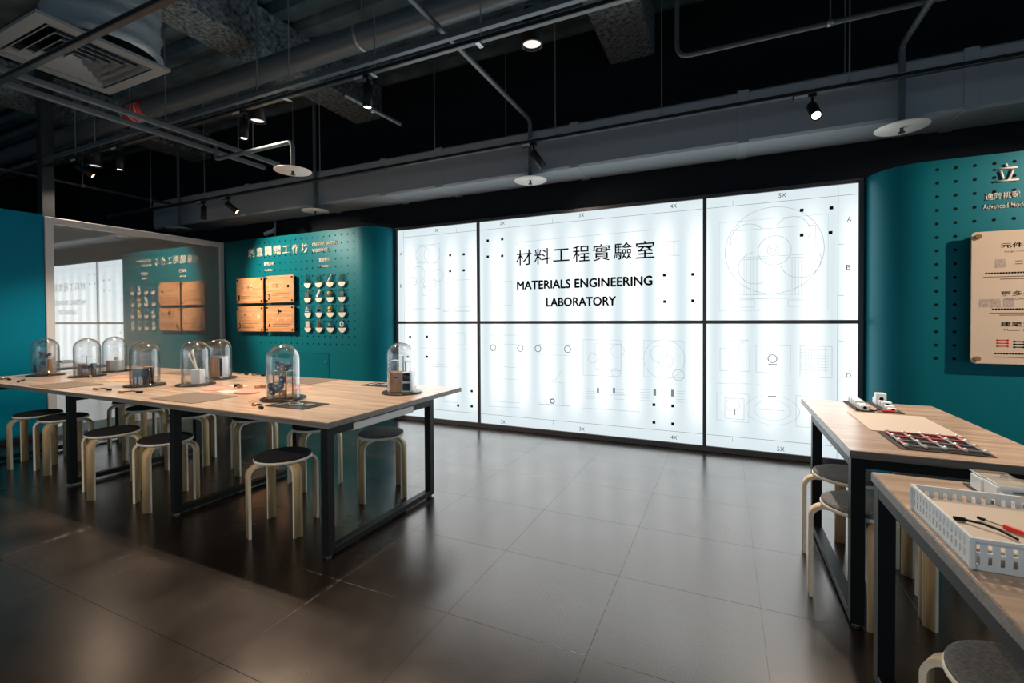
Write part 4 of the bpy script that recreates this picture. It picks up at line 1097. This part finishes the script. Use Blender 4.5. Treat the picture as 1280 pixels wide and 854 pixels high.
pendant('unseen pendant lamp added as fill over the open floor on the blue wall side', 0, 0, 3.20, PEND_W * 2.2, (-4.6, -.25, 3.2))  # added behind the camera to lift the table legs and left wall
pendant('unseen pendant lamp added as fill over the open floor before the long table', 0, 0, 3.20, PEND_W * 2.2, (-1.6, -.25, 3.2))  # second fill lamp, added out of view

# sprinklers
def sprinkler(label, px, py, path=None, top=3.3):
    p_ = at(px, py, z=2.72)
    t = thing('sprinkler', label, 'sprinkler', (p_.x, p_.y, 2.72), 0, 'sprinkler heads with round plates')
    MB().lathe([(.001, .0), (.165, .0), (.167, .003), (.165, .006), (.001, .006)], 32).build('plate', 'plate_white', t)
    m_ = MB(); m_.cyl((0, 0, -.03), (0, 0, 0), .012, 8); m_.cyl((0, 0, -.036), (0, 0, -.030), .022, 10); m_.build('nozzle', 'pipe_dark', t)
    pts = [(0, 0, .006)] + [(a - p_.x, b_ - p_.y, c - 2.72) for a, b_, c in (path(p_) if path else [(p_.x, p_.y, top)])]
    m_ = MB(); m_.tube(pts, .021, 10); m_.build('drop_pipe', 'pipe_grey', t)
    return t


def elbow(p0, p1, p2, r=.06, n=5):
    """points rounding the corner p1"""
    p0, p1, p2 = Vector(p0), Vector(p1), Vector(p2); a = (p0 - p1).normalized() * r; b_ = (p2 - p1).normalized() * r
    return [tuple(p1 + a * (1 - k / n) ** 2 + b_ * (k / n) ** 2) for k in range(n + 1)]


sprinkler('white sprinkler plate hanging before the fabric duct above the lettering', 663, 226, lambda p_: elbow(p_ + Vector((0, 0, .1)), (p_.x, p_.y, 3.335), (p_.x, 1.0, 3.335)) + [(p_.x, 1.0, 3.335)])
sprinkler('white sprinkler plate above the rounded end of the teal wall', 1127, 160, lambda p_: elbow(p_ + Vector((0, 0, .1)), (p_.x, p_.y, 3.335), (p_.x, 1.0, 3.335)) + [(p_.x, 1.0, 3.335)])
sprinkler('white sprinkler plate on a bent pipe over the long table', 366, 214, lambda p_: elbow(p_ + Vector((0, 0, .1)), (p_.x, p_.y, 3.0), (p_.x - 1, p_.y, 3.0)) + elbow((p_.x, p_.y, 3.0), (p_.x - 1.13, p_.y, 3.0), (p_.x - 1.13, p_.y, 3.5), .04) + [(p_.x - 1.13, p_.y, 3.16)])
sprinkler('white sprinkler plate above the pegboard wall lettering', 394, 264, None, 4.41)
sprinkler('white sprinkler plate behind the glass partition', 224, 286, None, 4.41)

# fabric air duct above the light wall
DZ, DY0, DY1 = 2.81, 4.455, 4.905
t = thing('air_duct', 'long grey rectangular air duct with straps above the light wall', 'duct', (0, 0, DZ))
MB().bbox(-8.5, 2.15, DY0, DY1, 0, .44, .02).build('body', 'duct_cloth', t)
for x in (-6.2, -4.9, -3.75, -2.95, -1.36, .14, 1.62): MB().bbox(x - .045, x + .045, DY0 - .006, DY1 + .004, -.006, .446, .004).build('strap', 'duct_cloth', t)
MB().bbox(2.15, 2.75, DY0 - .05, DY1 + .06, -.05, .50, .03).build('end_collar', 'duct_cloth', t)
for x in (-5.5, -2.2, .9): MB().cyl((x, DY0 + .2, .44), (x, DY0 + .2, 4.41 - DZ), .006, 8).build('hanger_rod', 'galvanised', t)

# beams
for x0, x1, lab in ((-1.11, -.65, 'rough sprayed grey beam over the middle of the light wall'), (-4.62, -4.17, 'rough sprayed grey beam crossing above the long table'), (-8.2, -7.75, 'rough sprayed grey beam beyond the blue wall')):
    o = MB().bbox(x0, x1, -2.9, 5.28, 4.0, 4.42, .015).build('ceiling_beam', 'fireproofing'); tag(o, lab, 'beam')

# pipes
def pipe(name, label, pts, r, m__='pipe_grey', hang=(), group='ceiling pipes'):
    t = thing(name, label, 'pipe', (0, 0, 0), 0, group)
    m_ = MB(); m_.tube(pts, r, 14); m_.build('tube', m__, t)
    for (x, y, z) in hang:
        m_ = MB(); m_.cyl((x, y, z + r + .002), (x, y, 4.40), .005, 6); m_.build('hanger_rod', 'galvanised', t)
        m_ = MB(); m_.lathe([(r + .001, -.02), (r + .005, -.02), (r + .005, .02), (r + .001, .02), (r + .001, -.02)], 14, Matrix.Translation((x, y, z)) @ Matrix.Rotation(PI / 2, 4, 'Y' if abs(pts[0][1] - pts[-1][1]) < .3 else 'X')); m_.build('pipe_ring', 'galvanised', t)
    return t


t = pipe('large_pipe', 'thick grey pipe running above the strut track', [(-11.9, 3.18, 3.78), (4.5, 3.18, 3.78)], .105, 'pipe_grey', [(-6.5, 3.18, 3.78), (-2.9, 3.18, 3.78), (0.3, 3.18, 3.78)])
tagm = MB().lathe([(.1065, -.18), (.107, -.18), (.107, .18), (.1065, .18)], 20, Matrix.Translation((-6.28, 3.18, 3.78)) @ Matrix.Rotation(PI / 2, 4, 'Y')).build('red_label', 'red_plastic', t)
m_ = MB(); [m_.lathe([(.1075, -.014), (.108, -.014), (.108, .014), (.1075, .014)], 20, Matrix.Translation((-6.28 + k * .08, 3.18, 3.78)) @ Matrix.Rotation(PI / 2, 4, 'Y')) for k in (-1, 0, 1)]; m_.build('label_print', 'white_paint', tagm)
pipe('conduit', 'thin bent grey conduit before the deck ribs', [(-.35, 3.97, 4.40)] + elbow((-.35, 3.97, 4.4), (-.35, 3.97, 3.40), (1, 3.97, 3.40), .10) + [(5, 3.97, 3.40)], .018, 'pipe_grey', [(.68, 3.97, 3.40)])
q0 = at(0, 211, z=3.14)
pipe('conduit', 'dark thin pipe above the glass partition', [(q0.x, -1, 3.14), (q0.x, 4.4, 3.14)], .020, 'pipe_dark', [(q0.x, 3.3, 3.14)])
pipe('conduit', 'short dark pipe stub under the rough beam behind the lit spotlight', [tuple(at(430, 118, z=3.4)), tuple(at(500, 155, z=3.4))], .020, 'pipe_grey', [tuple(at(465, 138, z=3.4))])
o = MB().bbox(-7.62, -7.50, 2.74, 2.86, 0, 4.41, .004).build('column', 'pipe_dark'); tag(o, 'slim dark column rising behind the blue wall', 'column')
for k, x in enumerate((-4.86, -4.62)):
    lab = ('grey strut beam under the ceiling, on the blue wall side of its twin', 'grey strut beam under the ceiling, on the light wall side of its twin')[k]
    o = MB().bbox(x - .022, x + .022, 0.9, 3.72, 3.06, 3.10, .003).build('ceiling_strut', 'pipe_grey'); tag(o, lab, 'strut', 'ceiling struts')
    m_ = MB(); [m_.cyl((x, y, 3.10), (x, y, 4.40), .005, 6) for y in (1.3, 3.4)]; m_.build('hanger_rod', 'galvanised', o)

# air diffuser with flexible duct
t = thing('air_diffuser', 'square grey slotted air diffuser with crumpled flexible duct', 'air vent', (-4.48, 1.86, 3.30))
hw, hh = .45, .40
for (r0, r1, z0, z1) in ((1.0, .80, 0, .02),):
    m_ = MB()
    for a in ((-hw, hw, -hh, -hh * .8), (-hw, hw, hh * .8, hh), (-hw, -hw * .8, -hh * .8, hh * .8), (hw * .8, hw, -hh * .8, hh * .8)): m_.box(*a, 0, .022)
    m_.build('frame', 'diffuser_grey', t)
for k in range(5):
    s0 = .76 - k * .15; s1 = s0 - .085
    vs = [(sx * hw * s0, sy * hh * s0, .000) for sx, sy in ((-1, -1), (1, -1), (1, 1), (-1, 1))] + [(sx * hw * s1, sy * hh * s1, .035) for sx, sy in ((-1, -1), (1, -1), (1, 1), (-1, 1))]
    vs += [(v[0], v[1], v[2] + .006) for v in vs]
    fs = []
    for i in range(4):
        j = (i + 1) % 4; fs += [[i, j, 4 + j, 4 + i], [8 + i, 12 + i, 12 + j, 8 + j], [i, 8 + i, 8 + j, j], [4 + i, 4 + j, 12 + j, 12 + i]]
    MB().add(vs, fs).build('louver', 'diffuser_grey', t)
MB().box(-hw * .8, hw * .8, -hh * .8, hh * .8, .045, .06).build('plenum', 'black_metal', t)
m_ = MB(); prof = []
n = 26
for k in range(n): prof.append((.33 + (.020 if k % 2 else 0) + .01 * math.sin(k * 1.7), .061 + k * .040))
m_.lathe(prof, 28, Matrix.Translation((.16, .10, 0))); m_.build('flexible_duct', 'flex_foil', t)

# security camera on a thin post
p_ = at(344, 280, Y=4.85); q_ = at(337, 291, Y=4.85)
t = thing('security_camera', 'small pale security camera on a thin post behind the pegboard wall', 'camera', (p_.x, 4.85, 2.5))
MB().cyl((0, 0, 0.0005), (0, 0, .27), .012, 8).build('post', 'galvanised', t)
m_ = MB(); m_.cyl((-.16, -.05, .10), (-.05, -.02, .14), .032, 12); m_.sphere((-.05, -.02, .14), .034); m_.build('body', 'plate_white', t)
m_ = MB(); m_.cyl((-.05, -.02, .16), (0, 0, .20), .010, 8); m_.build('bracket', 'plate_white', t)
